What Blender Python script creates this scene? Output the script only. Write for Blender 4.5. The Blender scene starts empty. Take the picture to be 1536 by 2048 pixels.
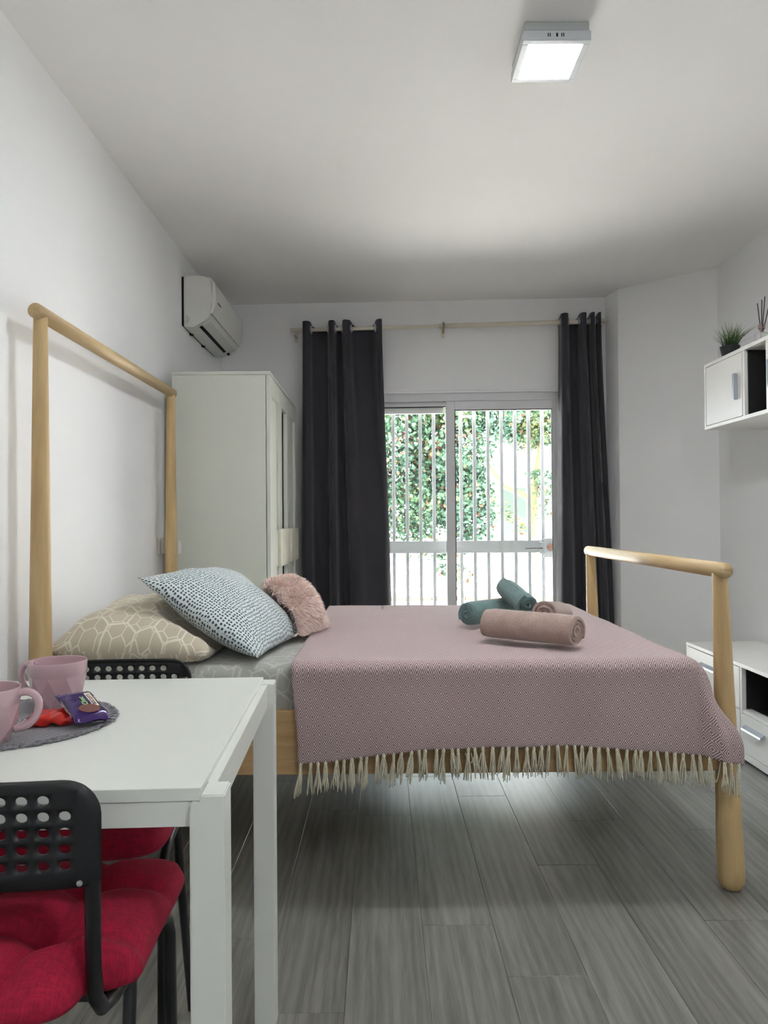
import bpy, bmesh, math, random
from mathutils import Vector, Matrix, noise
R = random.Random(7)
PI = math.pi
SC = bpy.context.scene
COL = SC.collection
# ---------------------------------------------------------------- camera, world, sun, exposure
cam = bpy.data.cameras.new('camera'); cam_o = bpy.data.objects.new('camera', cam); COL.objects.link(cam_o)
cam.sensor_fit = 'VERTICAL'; cam.sensor_height = 36.0; cam.lens = 1500 / 2048 * 36; cam.clip_start = 0.02
cam_o.matrix_world = Matrix.Translation((0, 0, 1.14)) @ Matrix.Rotation(-.004, 4, 'Z') @ Matrix.Rotation(PI/2 + .0107, 4, 'X') @ Matrix.Rotation(-.008, 4, 'Z')
SC.camera = cam_o
w = bpy.data.worlds.new('sky'); SC.world = w; w.use_nodes = True
bg = w.node_tree.nodes['Background']
bg.inputs[0].default_value = (.87, .94, 1.0, 1); bg.inputs[1].default_value = 15.5
sun = bpy.data.lights.new('sun', 'SUN'); sun.energy = 84.0; sun.angle = .009; sun.color = (1, .975, .94)
sun_o = bpy.data.objects.new('sun', sun); COL.objects.link(sun_o); sun_o.location = (6, -2, 12)
sun_o.rotation_euler = (Vector((6, -2, 12)) - Vector((0, 0, 0))).to_track_quat('Z', 'Y').to_euler()
LAMP_POWER = 212.0
REAR_FILL_POWER = 250.0
SC.view_settings.view_transform = 'Standard'; SC.view_settings.look = 'None'
SC.view_settings.gamma = 1; SC.view_settings.use_curve_mapping = False
SC.view_settings.exposure = 0.17
SC.cycles.use_denoising = True
SC.cycles.max_bounces = 12; SC.cycles.diffuse_bounces = 8; SC.cycles.transparent_max_bounces = 16
# ---------------------------------------------------------------- helpers
def lin(c):
    return tuple(((v/255)/12.92 if v/255 <= .04045 else ((v/255+.055)/1.055)**2.4) for v in c) + (1,)

class NT:
    def __init__(s, name):
        s.m = bpy.data.materials.new(name); s.m.use_nodes = True
        s.t = s.m.node_tree; s.b = s.t.nodes['Principled BSDF']; s.out = s.t.nodes['Material Output']
    def n(s, typ, ins=None, **kw):
        d = s.t.nodes.new(typ)
        for k, v in kw.items(): setattr(d, k, v)
        for k, v in (ins or {}).items():
            if isinstance(v, bpy.types.NodeSocket): s.t.links.new(v, d.inputs[k])
            else: d.inputs[k].default_value = v
        return d
    def math(s, op, a, b=0.0, c=None):
        ins = {0: a, 1: b}
        if c is not None: ins[2] = c
        return s.n('ShaderNodeMath', ins, operation=op).outputs[0]
    def ramp(s, fac, stops, interp='LINEAR'):
        d = s.n('ShaderNodeValToRGB', {0: fac}); e = d.color_ramp.elements; d.color_ramp.interpolation = interp
        e[0].position, e[0].color = stops[0]; e[1].position, e[1].color = stops[-1]
        for p, c in stops[1:-1]:
            x = e.new(p); x.color = c
        return d.outputs[0]
    def mix(s, f, a, b, blend='MIX'):
        d = s.n('ShaderNodeMix', data_type='RGBA', blend_type=blend)
        for i, v in ((0, f), (6, a), (7, b)):
            if isinstance(v, bpy.types.NodeSocket): s.t.links.new(v, d.inputs[i])
            else: d.inputs[i].default_value = v
        return d.outputs[2]
    def coord(s, which='Object', scale=(1, 1, 1), off=None):
        tc = s.n('ShaderNodeTexCoord')
        mp = s.n('ShaderNodeMapping', {0: tc.outputs[which], 3: scale})
        if off is not None: s.t.links.new(off, mp.inputs[1])
        return mp.outputs[0]
    def set(s, **kw):
        for k, v in kw.items():
            k = k.replace('_', ' ')
            if isinstance(v, bpy.types.NodeSocket): s.t.links.new(v, s.b.inputs[k])
            else: s.b.inputs[k].default_value = v
    def bump(s, h, strength=.3, dist=.002):
        d = s.n('ShaderNodeBump', {'Height': h, 'Strength': strength, 'Distance': dist})
        s.t.links.new(d.outputs[0], s.b.inputs['Normal'])

def plain(name, rgb, rough=.5, metal=0.0, var=.06, vscale=6, bscale=None, bstr=.15, sheen=0, coat=0, bdist=.002):
    k = NT(name); c = lin(rgb); co = k.coord()
    nz = k.n('ShaderNodeTexNoise', {'Vector': co, 'Scale': vscale, 'Detail': 4.0}).outputs[0]
    lo = tuple(v*(1-var) for v in c[:3]) + (1,); hi = tuple(min(1, v*(1+var)) for v in c[:3]) + (1,)
    k.set(Base_Color=k.ramp(nz, [(.3, lo), (.7, hi)]), Roughness=rough, Metallic=metal)
    if sheen: k.set(Sheen_Weight=sheen)
    if coat: k.set(Coat_Weight=coat, Coat_Roughness=.05)
    if bscale:
        k.bump(k.n('ShaderNodeTexNoise', {'Vector': co, 'Scale': bscale, 'Detail': 3.0}).outputs[0], bstr, bdist)
    return k.m

def wood(name, axis, a=(196, 166, 122), b=(178, 146, 102)):
    k = NT(name); s = [16, 16, 16]; s['xyz'.index(axis)] = 1.1
    co = k.coord('Object', tuple(s))
    n1 = k.n('ShaderNodeTexNoise', {'Vector': co, 'Scale': 2.2, 'Detail': 6.0, 'Distortion': .5}).outputs[0]
    n2 = k.n('ShaderNodeTexNoise', {'Vector': co, 'Scale': 14.0, 'Detail': 4.0}).outputs[0]
    f = k.math('ADD', k.math('MULTIPLY', n1, .75), k.math('MULTIPLY', n2, .25))
    k.set(Base_Color=k.ramp(f, [(.36, lin(b)), (.5, lin(tuple((x+y)/2 for x, y in zip(a, b)))), (.64, lin(a))]), Roughness=.5)
    k.bump(n2, .08, .001)
    return k.m

def link(name, me, parent=None, world=True):
    o = bpy.data.objects.new(name, me); COL.objects.link(o)
    if parent is not None:
        o.parent = parent
        if world and parent.type == 'EMPTY': o.location = -parent.location
    return o
def obj(name, bm, mat, parent=None, smooth=False, world=True, M=None, auto=None):
    if M is not None: bm.transform(M)
    bmesh.ops.recalc_face_normals(bm, faces=bm.faces) if not bm.faces.layers.int.get('keep') else None
    me = bpy.data.meshes.new(name); bm.to_mesh(me); bm.free()
    if mat is not None: me.materials.append(mat)
    if smooth or auto:
        me.polygons.foreach_set('use_smooth', [True]*len(me.polygons))
        if auto: me.set_sharp_from_angle(angle=math.radians(auto))
    return link(name, me, parent, world)
def thing(name, label, cat, loc=(0, 0, 0), rz=0, group=None):
    o = bpy.data.objects.new(name, None); COL.objects.link(o); o.empty_display_size = .1
    o.location = loc; o.rotation_euler = (0, 0, rz); o['label'] = label; o['category'] = cat
    if group: o['group'] = group
    return o
def tag(o, label, cat, group=None):
    o['label'] = label; o['category'] = cat
    if group: o['group'] = group
    return o
def struct(o, kind='structure'):
    o['kind'] = kind; return o
def NB(): return bmesh.new()
def box(bm, x0, x1, y0, y1, z0, z1, bev=0, seg=2, M=None):
    co = [(x0,y0,z0),(x1,y0,z0),(x1,y1,z0),(x0,y1,z0),(x0,y0,z1),(x1,y0,z1),(x1,y1,z1),(x0,y1,z1)]
    vs = [bm.verts.new(M @ Vector(c) if M else c) for c in co]
    fs = [bm.faces.new([vs[i] for i in f]) for f in ((0,3,2,1),(4,5,6,7),(0,1,5,4),(1,2,6,5),(2,3,7,6),(3,0,4,7))]
    if bev:
        ed = list({e for f in fs for e in f.edges})
        bmesh.ops.bevel(bm, geom=ed, offset=bev, segments=seg, affect='EDGES', profile=.5)
    return bm
def bx(*a, **k): return box(NB(), *a, **k)
def prism(bm, pts, a0, a1, axis='x'):
    """extrude a closed 2-D outline along an axis"""
    def mk(p, a):
        if axis == 'x': return (a, p[0], p[1])
        if axis == 'y': return (p[0], a, p[1])
        return (p[0], p[1], a)
    A = [bm.verts.new(mk(p, a0)) for p in pts]; B = [bm.verts.new(mk(p, a1)) for p in pts]
    n = len(pts)
    for i in range(n): bm.faces.new((A[i], A[(i+1) % n], B[(i+1) % n], B[i]))
    bm.faces.new(A[::-1]); bm.faces.new(B)
    return bm
def tube(bm, pts, r, n=12, caps=True, flat=None):
    pts = [Vector(p) for p in pts]; m = len(pts)
    rr = r if isinstance(r, (list, tuple)) else [r]*m
    tang = [(pts[min(i+1, m-1)] - pts[max(i-1, 0)]).normalized() for i in range(m)]
    ref = Vector((0, 0, 1)) if abs(tang[0].z) < .9 else Vector((1, 0, 0))
    u = tang[0].cross(ref).normalized(); rings = []
    for i in range(m):
        u = (u - tang[i]*u.dot(tang[i])).normalized(); v = tang[i].cross(u)
        rings.append([bm.verts.new(pts[i] + (u*math.cos(2*PI*k/n) + v*math.sin(2*PI*k/n)*(flat or 1))*rr[i]) for k in range(n)])
    for i in range(m-1):
        for k in range(n):
            bm.faces.new((rings[i][k], rings[i][(k+1) % n], rings[i+1][(k+1) % n], rings[i+1][k]))
    if caps: bm.faces.new(rings[0][::-1]); bm.faces.new(rings[-1])
    return bm
def ball_tube(bm, a, b, r, n=20, m=6):
    """cylinder with softly rounded ends between a and b"""
    a, b = Vector(a), Vector(b); d = (b-a).normalized(); pts, rr = [], []
    for i in range(m+1):
        t = PI/2*i/m; pts.append(a + d*r*.45*(1-math.sin(t))); rr.append(max(.0005, r*(.35+.65*math.sin(t)) if i else r*.35))
    for i in range(m+1):
        t = PI/2*i/m; pts.append(b - d*r*.45*(1-math.cos(t))); rr.append(r*(.35+.65*math.cos(t)))
    return tube(bm, pts, rr, n)
def lathe(bm, prof, n=24, c=(0, 0, 0), M=None):
    rings = []
    for r, z in prof:
        if r < 1e-6:
            p = Vector((c[0], c[1], c[2]+z)); rings.append([bm.verts.new(M @ p if M else p)])
        else:
            row = []
            for k in range(n):
                p = Vector((c[0]+r*math.cos(2*PI*k/n), c[1]+r*math.sin(2*PI*k/n), c[2]+z)); row.append(bm.verts.new(M @ p if M else p))
            rings.append(row)
    for A, B in zip(rings, rings[1:]):
        for k in range(n):
            q = [A[k % len(A)], A[(k+1) % len(A)], B[(k+1) % len(B)], B[k % len(B)]]
            q = [v for i, v in enumerate(q) if v not in q[:i]]
            if len(q) > 2: bm.faces.new(q)
    return bm
def surf(bm, nu, nv, fn, uvfn=None, closed_u=False):
    uvl = bm.loops.layers.uv.verify() if uvfn else None
    V = [[bm.verts.new(fn(i/nu, j/nv)) for i in range(nu + (0 if closed_u else 1))] for j in range(nv+1)]
    W = len(V[0])
    for j in range(nv):
        for i in range(nu):
            f = bm.faces.new((V[j][i], V[j][(i+1) % W], V[j+1][(i+1) % W], V[j+1][i]))
            if uvl:
                for l, (a, b) in zip(f.loops, ((i, j), (i+1, j), (i+1, j+1), (i, j+1))): l[uvl].uv = uvfn(a/nu, b/nv)
    return bm
def arc(cx, cz, r, a0, a1, n=8):
    return [(cx + r*math.cos(a0+(a1-a0)*i/n), cz + r*math.sin(a0+(a1-a0)*i/n)) for i in range(n+1)]
def lerp(a, b, t): return a + (b-a)*t
def interp(tab, x):
    if x <= tab[0][0]: return tab[0][1]
    for (a, p), (b, q) in zip(tab, tab[1:]):
        if x <= b: return p + (q-p)*(x-a)/(b-a)
    return tab[-1][1]
def smooth(t): t = max(0, min(1, t)); return t*t*(3-2*t)
def N3(x, y, z, s=1): return noise.noise(Vector((x*s, y*s, z*s)))
# ---------------------------------------------------------------- materials
wall_m = plain('white_wall_paint', (239, 239, 240), .75, var=.015, vscale=1.5, bscale=160, bstr=.06)
ceil_m = plain('white_ceiling_paint', (240, 238, 236), .8, var=.015, vscale=1.2, bscale=120, bstr=.08)
white_lac = plain('white_lacquer', (208, 210, 200), .32, var=.01)
white_lac2 = plain('white_melamine', (228, 226, 222), .4, var=.02)
table_m = plain('white_table_paint', (222, 224, 216), .3, var=.012)
alu_white = plain('white_aluminium', (214, 214, 216), .35, var=.02)
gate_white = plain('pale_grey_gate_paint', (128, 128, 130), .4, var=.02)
plastic_w = plain('white_plastic', (214, 213, 208), .38, var=.015)
black_pl = plain('black_plastic', (11, 11, 14), .5, var=.1, bscale=600, bstr=.08)
black_metal = plain('black_metal', (16, 16, 18), .35, var=.1)
dark_in = plain('black_board', (14, 14, 16), .5, var=.1)
steel = plain('brushed_steel', (190, 192, 196), .3, 1.0, var=.05)
alu_handle = plain('pale_aluminium', (178, 184, 190), .28, .85, var=.04)
brass_m = plain('copper_knob', (120, 84, 66), .35, .7)
gap_m = plain('dark_gap', (10, 10, 10), .8)
cushion_m = None
birch_x, birch_y, birch_z = wood('birch_x', 'x', (190, 158, 112), (168, 134, 90)), wood('birch_y', 'y', (206, 180, 138), (188, 160, 114)), wood('birch_z', 'z', (198, 172, 124), (180, 150, 104))
pink_mug = plain('pink_glaze', (186, 156, 162), .22, var=.03, coat=.4)
curtain_m = plain('charcoal_curtain', (46, 43, 50), .8, var=.05, vscale=3, bscale=900, bstr=.2, sheen=.25)

def glass_mat(name, tint=(.97, .99, .98, 1)):
    k = NT(name); k.t.nodes.remove(k.b)
    tr = k.n('ShaderNodeBsdfTransparent', {0: tint}); gl = k.n('ShaderNodeBsdfGlossy', {1: .02})
    fr = k.n('ShaderNodeFresnel', {0: 1.45})
    mx = k.n('ShaderNodeMixShader', {0: fr.outputs[0], 1: tr.outputs[0], 2: gl.outputs[0]})
    k.t.links.new(mx.outputs[0], k.out.inputs[0]); return k.m
glass_m = glass_mat('window_glass')
def emit_mat(name, rgb, s):
    k = NT(name); k.set(Base_Color=(.9, .9, .9, 1), Emission_Color=rgb+(1,), Emission_Strength=s); return k.m
def floor_mat():
    k = NT('grey_oak_plank')
    oi = k.n('ShaderNodeObjectInfo')
    off = k.n('ShaderNodeCombineXYZ', {0: k.math('MULTIPLY', oi.outputs['Random'], 37.0), 1: k.math('MULTIPLY', oi.outputs['Random'], 91.0)})
    co = k.coord('Object', (7, .7, 1), off.outputs[0])
    n1 = k.n('ShaderNodeTexNoise', {'Vector': co, 'Scale': 1.6, 'Detail': 7.0, 'Roughness': .62, 'Distortion': 1.1}).outputs[0]
    n2 = k.n('ShaderNodeTexNoise', {'Vector': k.coord('Object', (110, 5, 1), off.outputs[0]), 'Scale': 1.6, 'Detail': 4.0, 'Distortion': .4}).outputs[0]
    wv = k.n('ShaderNodeTexWave', {'Vector': k.coord('Object', (7, .55, 1), off.outputs[0]), 'Scale': 1.5, 'Distortion': 9.0, 'Detail': 3.0, 'Detail Scale': 1.2}, bands_direction='X').outputs['Fac']
    f = k.math('ADD', k.math('ADD', k.math('MULTIPLY', n1, .62), k.math('MULTIPLY', n2, .28)), k.math('MULTIPLY', wv, .1))
    col = k.ramp(f, [(.32, lin((84, 83, 78))), (.5, lin((114, 113, 107))), (.68, lin((136, 135, 129)))])
    tint = k.math('ADD', .88, k.math('MULTIPLY', oi.outputs['Random'], .2))
    hsv = k.n('ShaderNodeHueSaturation', {'Value': tint, 'Color': col})
    k.set(Base_Color=hsv.outputs[0], Roughness=k.math('ADD', .30, k.math('MULTIPLY', n2, .14)))
    k.bump(n2, .12, .0008)
    return k.m
floor_m = floor_mat()
def throw_mat():
    k = NT('pink_diamond_weave')
    uv = k.n('ShaderNodeUVMap').outputs[0]; sp = k.n('ShaderNodeSeparateXYZ', {0: uv})
    def tri(s, period):
        f = k.math('FRACT', k.math('DIVIDE', s, period)); return k.math('MULTIPLY', k.math('ABSOLUTE', k.math('SUBTRACT', f, .5)), 2.0)
    g = k.math('ABSOLUTE', k.math('SUBTRACT', k.math('ADD', tri(sp.outputs[0], .0345), tri(sp.outputs[1], .052)), 1.0))
    st = k.math('COSINE', k.math('MULTIPLY', g, 2*PI*2.9))
    f = k.math('SMOOTH_MIN', k.math('MAXIMUM', k.math('MULTIPLY_ADD', st, 1.1, .5), 0.0), 1.0, .1)
    big = k.n('ShaderNodeTexNoise', {'Vector': uv, 'Scale': 900.0, 'Detail': 1.0}).outputs[0]
    f = k.math('MULTIPLY', f, k.math('ADD', .7, k.math('MULTIPLY', big, .6)))
    k.set(Base_Color=k.mix(f, lin((114, 92, 93)), lin((210, 188, 185))), Roughness=.9, Sheen_Weight=.2, Sheen_Roughness=.4)
    k.bump(k.math('ADD', f, big), .35, .0015); return k.m
throw_m = throw_mat()
def hex_mat(name, base, line, scale, lw, rnd=.55):
    k = NT(name); uv = k.n('ShaderNodeUVMap').outputs[0]
    def hexes(off, rot, sc):
        p = k.n('ShaderNodeMapping', {0: uv, 1: off, 2: (0, 0, rot), 3: (sc, sc, 1)}).outputs[0]; r3 = 3**.5
        def vm(op, a, b_): return k.n('ShaderNodeVectorMath', {0: a, 1: b_}, operation=op)
        def cell(q):
            m_ = k.n('ShaderNodeVectorMath', {0: q, 1: (1, r3, 1), 2: (0, 0, 0)}, operation='WRAP'); m_.inputs[1].default_value = (1, r3, 1)
            return vm('SUBTRACT', m_.outputs[0], (.5, r3/2, 0)).outputs[0]
        def dist(q):
            a = k.n('ShaderNodeSeparateXYZ', {0: vm('ABSOLUTE', q, (0, 0, 0)).outputs[0]})
            return k.math('MAXIMUM', a.outputs[0], k.math('ADD', k.math('MULTIPLY', a.outputs[0], .5), k.math('MULTIPLY', a.outputs[1], r3/2)))
        A, B_ = cell(p), cell(vm('SUBTRACT', p, (.5, r3/2, 0)).outputs[0])
        return k.math('SUBTRACT', .5, k.math('MINIMUM', dist(A), dist(B_)))
    m = k.math('MINIMUM', hexes((0, 0, 0), .2, scale), hexes((.33, .29, 0), .2, scale*.5))
    f = k.ramp(m, [(lw, (1, 1, 1, 1)), (lw*1.8, (0, 0, 0, 1))])
    weave = k.n('ShaderNodeTexNoise', {'Vector': uv, 'Scale': 700.0}).outputs[0]
    k.set(Base_Color=k.mix(f, lin(base), lin(line)), Roughness=.85, Sheen_Weight=.2)
    k.bump(weave, .15, .001); return k.m
pillow_m = hex_mat('beige_hexagon_cotton', (188, 178, 156), (220, 213, 196), 19, .022)
sheet_m = hex_mat('pale_hexagon_sheet', (160, 160, 152), (182, 182, 175), 17, .025)
def dots_mat():
    k = NT('dotted_cotton'); uv = k.n('ShaderNodeUVMap').outputs[0]
    wob = k.n('ShaderNodeTexNoise', {'Vector': uv, 'Scale': 5.0, 'Detail': 1.0})
    v2 = k.n('ShaderNodeVectorMath', {0: uv, 1: k.n('ShaderNodeVectorMath', {0: wob.outputs['Color'], 1: (.06, .06, 0)}, operation='MULTIPLY').outputs[0]}, operation='ADD').outputs[0]
    mp = k.n('ShaderNodeMapping', {0: v2, 3: (1.25, .95, 1)}).outputs[0]
    d = k.n('ShaderNodeTexVoronoi', {'Vector': mp, 'Scale': 92.0, 'Randomness': .35}, voronoi_dimensions='2D', feature='F1').outputs['Distance']
    f = k.ramp(d, [(.27, (1, 1, 1, 1)), (.36, (0, 0, 0, 1))])
    k.set(Base_Color=k.mix(f, lin((208, 217, 217)), lin((56, 70, 76))), Roughness=.85, Sheen_Weight=.2)
    k.bump(k.n('ShaderNodeTexNoise', {'Vector': uv, 'Scale': 600.0}).outputs[0], .12, .001); return k.m
dots_m = dots_mat()
def towel_mat(name, a, b, rib=None):
    k = NT(name); co = k.coord()
    nz = k.n('ShaderNodeTexNoise', {'Vector': co, 'Scale': 260.0, 'Detail': 4.0}).outputs[0]
    n2 = k.n('ShaderNodeTexNoise', {'Vector': co, 'Scale': 30.0, 'Detail': 3.0}).outputs[0]
    f = k.math('ADD', k.math('MULTIPLY', nz, .6), k.math('MULTIPLY', n2, .4)); h = nz
    if rib:
        sp = k.n('ShaderNodeSeparateXYZ', {0: k.n('ShaderNodeUVMap').outputs[0]})
        sn = k.math('SINE', k.math('MULTIPLY', sp.outputs[0], 2*PI/rib)); h = k.math('ADD', k.math('MULTIPLY', sn, 1.2), nz)
        f = k.math('ADD', f, k.math('MULTIPLY', sn, .1))
    k.set(Base_Color=k.ramp(f, [(.32, lin(b)), (.68, lin(a))]), Roughness=.95, Sheen_Weight=.3)
    k.bump(h, .35 if rib else .7, .003); return k.m
def red_fabric():
    k = NT('crimson_linen'); co = k.coord()
    a = k.n('ShaderNodeTexNoise', {'Vector': k.coord('Object', (400, 60, 60)), 'Scale': 1.0, 'Detail': 2.0}).outputs[0]
    b = k.n('ShaderNodeTexNoise', {'Vector': k.coord('Object', (60, 400, 60)), 'Scale': 1.0, 'Detail': 2.0}).outputs[0]
    f = k.math('ADD', k.math('MULTIPLY', a, .5), k.math('MULTIPLY', b, .5))
    k.set(Base_Color=k.ramp(f, [(.35, lin((132, 4, 36))), (.65, lin((172, 10, 52)))]), Roughness=.9)
    k.bump(f, .25, .0015); return k.m
cushion_m = red_fabric()
# ---------------------------------------------------------------- room shell
XL, XR, HC, YR = -1.13, 2.08, 2.68, -1.6
TB = -.0445
MB = Matrix.Translation((0, 5.28, 0)) @ Matrix.Rotation(TB, 4, 'Z')       # frame of the back wall: its inner face is local y = 0
WX0, WX1, WZ1 = -.27, 1.245, 2.03
struct(obj('wall_left', bx(XL-.15, XL, YR-.15, 5.6, -.05, HC+.1), wall_m))
struct(obj('wall_right', bx(XR, XR+.15, YR-.15, 4.60, -.05, HC+.1), wall_m))
struct(obj('wall_rear', bx(XL, XR, YR-.15, YR, -.05, HC+.1), wall_m))
b = NB()
prism(b, [(XR, 4.595), (1.605, 5.03), (1.575, 5.205), (1.575, 5.5), (XR+.15, 5.5), (XR+.15, 4.595)], -.05, HC+.1, 'z')
struct(obj('wall_corner', b, wall_m))
b = NB()
box(b, XL-.1, WX0, 0, .24, -.05, HC+.1); box(b, WX1, 1.62, 0, .24, -.05, HC+.1); box(b, WX0, WX1, 0, .24, WZ1, HC+.1)
struct(obj('wall_back', b, wall_m, M=MB))
struct(obj('ceiling', bx(XL-.15, XR+.15, YR-.15, 5.52, HC, HC+.12), ceil_m))
fl = struct(obj('floor', bx(XL-.1, XR+.1, YR-.1, 5.45, -.06, -.008), plain('floor_base', (60, 60, 58), .7)))
X0 = .106 - .2*7; row = 0
ends = {.106: 2.12, .506: 2.48, .906: 2.13, -.094: 2.9, .306: 3.1, .706: 1.62, 1.106: 2.75, -.294: 1.75, 1.306: 1.9}
while X0 < XR:
    e = ends.get(round(X0, 3), R.uniform(1.3, 2.5)); y = e - 1.22*4
    while y < 5.3:
        a, c, p, q = max(X0, XL), min(X0+.2, XR), max(y, YR), min(y+1.22, 5.38)
        if q - p > .02 and c - a > .01:
            g = .0004
            obj('plank', bx(a+g, c-g, p+g, q-g, -.008, R.uniform(-.0004, .0004), bev=.0007, seg=1), floor_m, fl)
        y += 1.22
    X0 += .2; row += 1
# window: fixed frame, two sliding sashes, shutter
win = NB(); F = .035
box(win, WX0, WX0+F, .02, .10, 0, WZ1); box(win, WX1-F*.5, WX1, .02, .10, 0, WZ1); box(win, WX0, WX1, .02, .10, 1.975, WZ1); box(win, WX0, WX1, .02, .10, 0, .03)
win = struct(obj('window_1', win, alu_white, M=MB))
def sash(x0, x1, y0, z1, wl, wr, top, seal):
    b = NB(); d = .032
    box(b, x0, x0+wl, y0, y0+d, .03, z1, bev=.003); box(b, x1-wr, x1, y0, y0+d, .03, z1, bev=.003)
    box(b, x0+wl, x1-wr, y0, y0+d, z1-top, z1, bev=.003); box(b, x0+wl, x1-wr, y0, y0+d, .03, .12, bev=.003)
    s = obj('sash', b, alu_white, win, M=MB)
    obj('pane', bx(x0+wl-.005, x1-wr+.005, y0+.013, y0+.018, .115, z1-top+.005), glass_m, s, M=MB)
    if seal:
        b = NB(); t = .006
        box(b, x0+wl, x0+wl+t, y0+.004, y0+.028, .12, z1-top); box(b, x1-wr-t*.6, x1-wr, y0+.004, y0+.028, .12, z1-top)
        box(b, x0+wl, x1-wr, y0+.004, y0+.028, z1-top-t, z1-top)
        obj('seal', b, black_pl, s, M=MB)
    return s
sash(.462, WX1-.016, .025, 1.975, .062, .024, .062, True)
sash(WX0+.03, .515, .062, 1.975, .05, .05, .030, True)
obj('shutter_slat', bx(WX0+.03, .45, .102, .125, 1.90, 1.975, bev=.003), plain('grey_shutter', (150, 148, 148), .5), win, M=MB)
struct(obj('trim_1', bx(WX0-.03, WX1+.03, -.008, 0, 2.045, 2.062, bev=.003), wall_m, M=MB))
# ---------------------------------------------------------------- outside: terrace, gate, low wall, trees, house
tile_m = plain('pale_terrace_tile', (232, 226, 220), .6, var=.05, vscale=3)
struct(obj('terrace', bx(-7, 12, 5.5, 20, -.25, -.06), tile_m))
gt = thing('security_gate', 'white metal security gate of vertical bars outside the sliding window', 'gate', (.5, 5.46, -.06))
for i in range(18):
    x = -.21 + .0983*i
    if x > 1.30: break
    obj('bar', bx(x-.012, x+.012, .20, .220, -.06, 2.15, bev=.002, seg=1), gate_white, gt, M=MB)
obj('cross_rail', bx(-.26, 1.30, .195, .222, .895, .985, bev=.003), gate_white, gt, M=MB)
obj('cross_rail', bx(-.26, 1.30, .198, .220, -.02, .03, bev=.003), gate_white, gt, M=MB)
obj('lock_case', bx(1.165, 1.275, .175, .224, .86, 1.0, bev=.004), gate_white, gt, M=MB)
b = NB(); box(b, 1.135, 1.165, .178, .195, .885, .975, bev=.004)
hp = obj('handle_plate', b, steel, gt, M=MB); hp['label'] = 'small steel plate behind the lever'
b = NB(); tube(b, [(1.15, .19, .93), (1.15, .155, .93), (1.13, .15, .93), (1.03, .152, .926)], .0065, 10)
obj('lever', b, plain('dark_lever', (52, 48, 46), .5), gt, M=MB, smooth=True)
b = NB(); lathe(b, [(0, 0), (.02, 0), (.026, .008), (.024, .02), (.012, .026), (0, .027)], 20, M=Matrix.Translation((1.214, .178, .935)) @ Matrix.Rotation(PI/2, 4, 'X'))
kn = obj('lock_knob', b, brass_m, gt, M=MB, smooth=True); kn['label'] = 'round copper coloured lock knob'
fence_m = plain('white_fence_paint', (230, 230, 228), .5, var=.02)
lw = thing('terrace_wall', 'low white terrace wall with terracotta coping outside the window', 'wall', (2, 9.1, -.06))
obj('wall_body', bx(-5, 9, 9.0, 9.2, -.06, .17), fence_m, lw)
co_m = plain('terracotta_coping', (66, 32, 20), .7, var=.1)
for i in range(35): obj('coping_tile', bx(-5+.4*i+.004, -4.6+.4*i-.004, 8.97, 9.23, .17, .20, bev=.004, seg=1), co_m, lw)
fn = thing('garden_fence', 'white two rail fence on the low terrace wall', 'fence', (2, 9.1, .20))
for z in (.34, .625): obj('rail', bx(-5, 9, 9.085, 9.115, z-.02, z+.02, bev=.003), fence_m, fn)
for x in (-3, -1, .5, 3.6, 5.5, 7.5): obj('post', bx(x-.025, x+.025, 9.08, 9.12, .20, .70, bev=.004), fence_m, fn)
def leaf_mat():
    k = NT('tree_leaf'); at = k.n('ShaderNodeAttribute', attribute_name='tint')
    c = k.ramp(at.outputs['Fac'], [(0, lin((34, 54, 44))), (.35, lin((50, 74, 58))), (.6, lin((64, 86, 62))), (.85, lin((88, 94, 52))), (.95, lin((78, 54, 38))), (1, lin((64, 42, 30)))])
    k.set(Base_Color=c, Roughness=.5, Specular_IOR_Level=.18)
    return k.m
leaf_m = leaf_mat()
bark_m = plain('pale_bark', (88, 80, 54), .9, var=.15, bscale=40, bstr=.5)
def foliage(name, blobs, size, parent, seed):
    """leaf blades scattered through clumps, one joined mesh"""
    rg = random.Random(seed); V, Fc, T = [], [], []
    for (cx, cy, cz, rx, ry, rz_, n) in blobs:
        for _ in range(int(n*1.9)):
            while True:
                p = Vector((rg.uniform(-1, 1), rg.uniform(-1, 1), rg.uniform(-1, 1)))
                if p.length < 1 and p.length > .35 or rg.random() < .04: break
            c = Vector((cx+p.x*rx, cy+p.y*ry, cz+p.z*rz_)); c += Vector((N3(*c, 2), N3(c.y, c.z, c.x, 2), N3(c.z, c.x, c.y, 2)))*.25
            d = Vector((rg.gauss(0, 1), rg.gauss(0, 1), rg.gauss(-.4, .8))).normalized(); s = d.cross(Vector((rg.gauss(0, 1), rg.gauss(0, 1), rg.gauss(0, 1)))).normalized()
            up = d.cross(s); L = size*rg.uniform(.7, 1.3); W = L*rg.uniform(.3, .42); i = len(V)
            V += [c, c+d*L*.4+s*W+up*W*.3, c+d*L*.75+s*W*.7+up*W*.2, c+d*L, c+d*L*.75-s*W*.7+up*W*.2, c+d*L*.4-s*W+up*W*.3]
            Fc += [(i, i+1, i+2, i+3), (i, i+3, i+4, i+5)]
            t = min(.9, max(0, 36/100+.6*N3(*c, 1.3)+rg.gauss(0, .14))); t = rg.uniform(.92, 1) if rg.random() < .05 + .25*max(0, N3(c.x+9, c.y, c.z, 1.1)) else t
            T += [t]*6
    me = bpy.data.meshes.new(name); me.from_pydata(V, [], Fc)
    at = me.attributes.new('tint', 'FLOAT', 'POINT'); at.data.foreach_set('value', T)
    me.materials.append(leaf_m); o = link(name, me, parent); o['kind'] = 'stuff'; return o
t1 = thing('leafy_tree', 'big dense green tree filling the left of the window view', 'tree', (-.3, 12, -.06))
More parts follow.
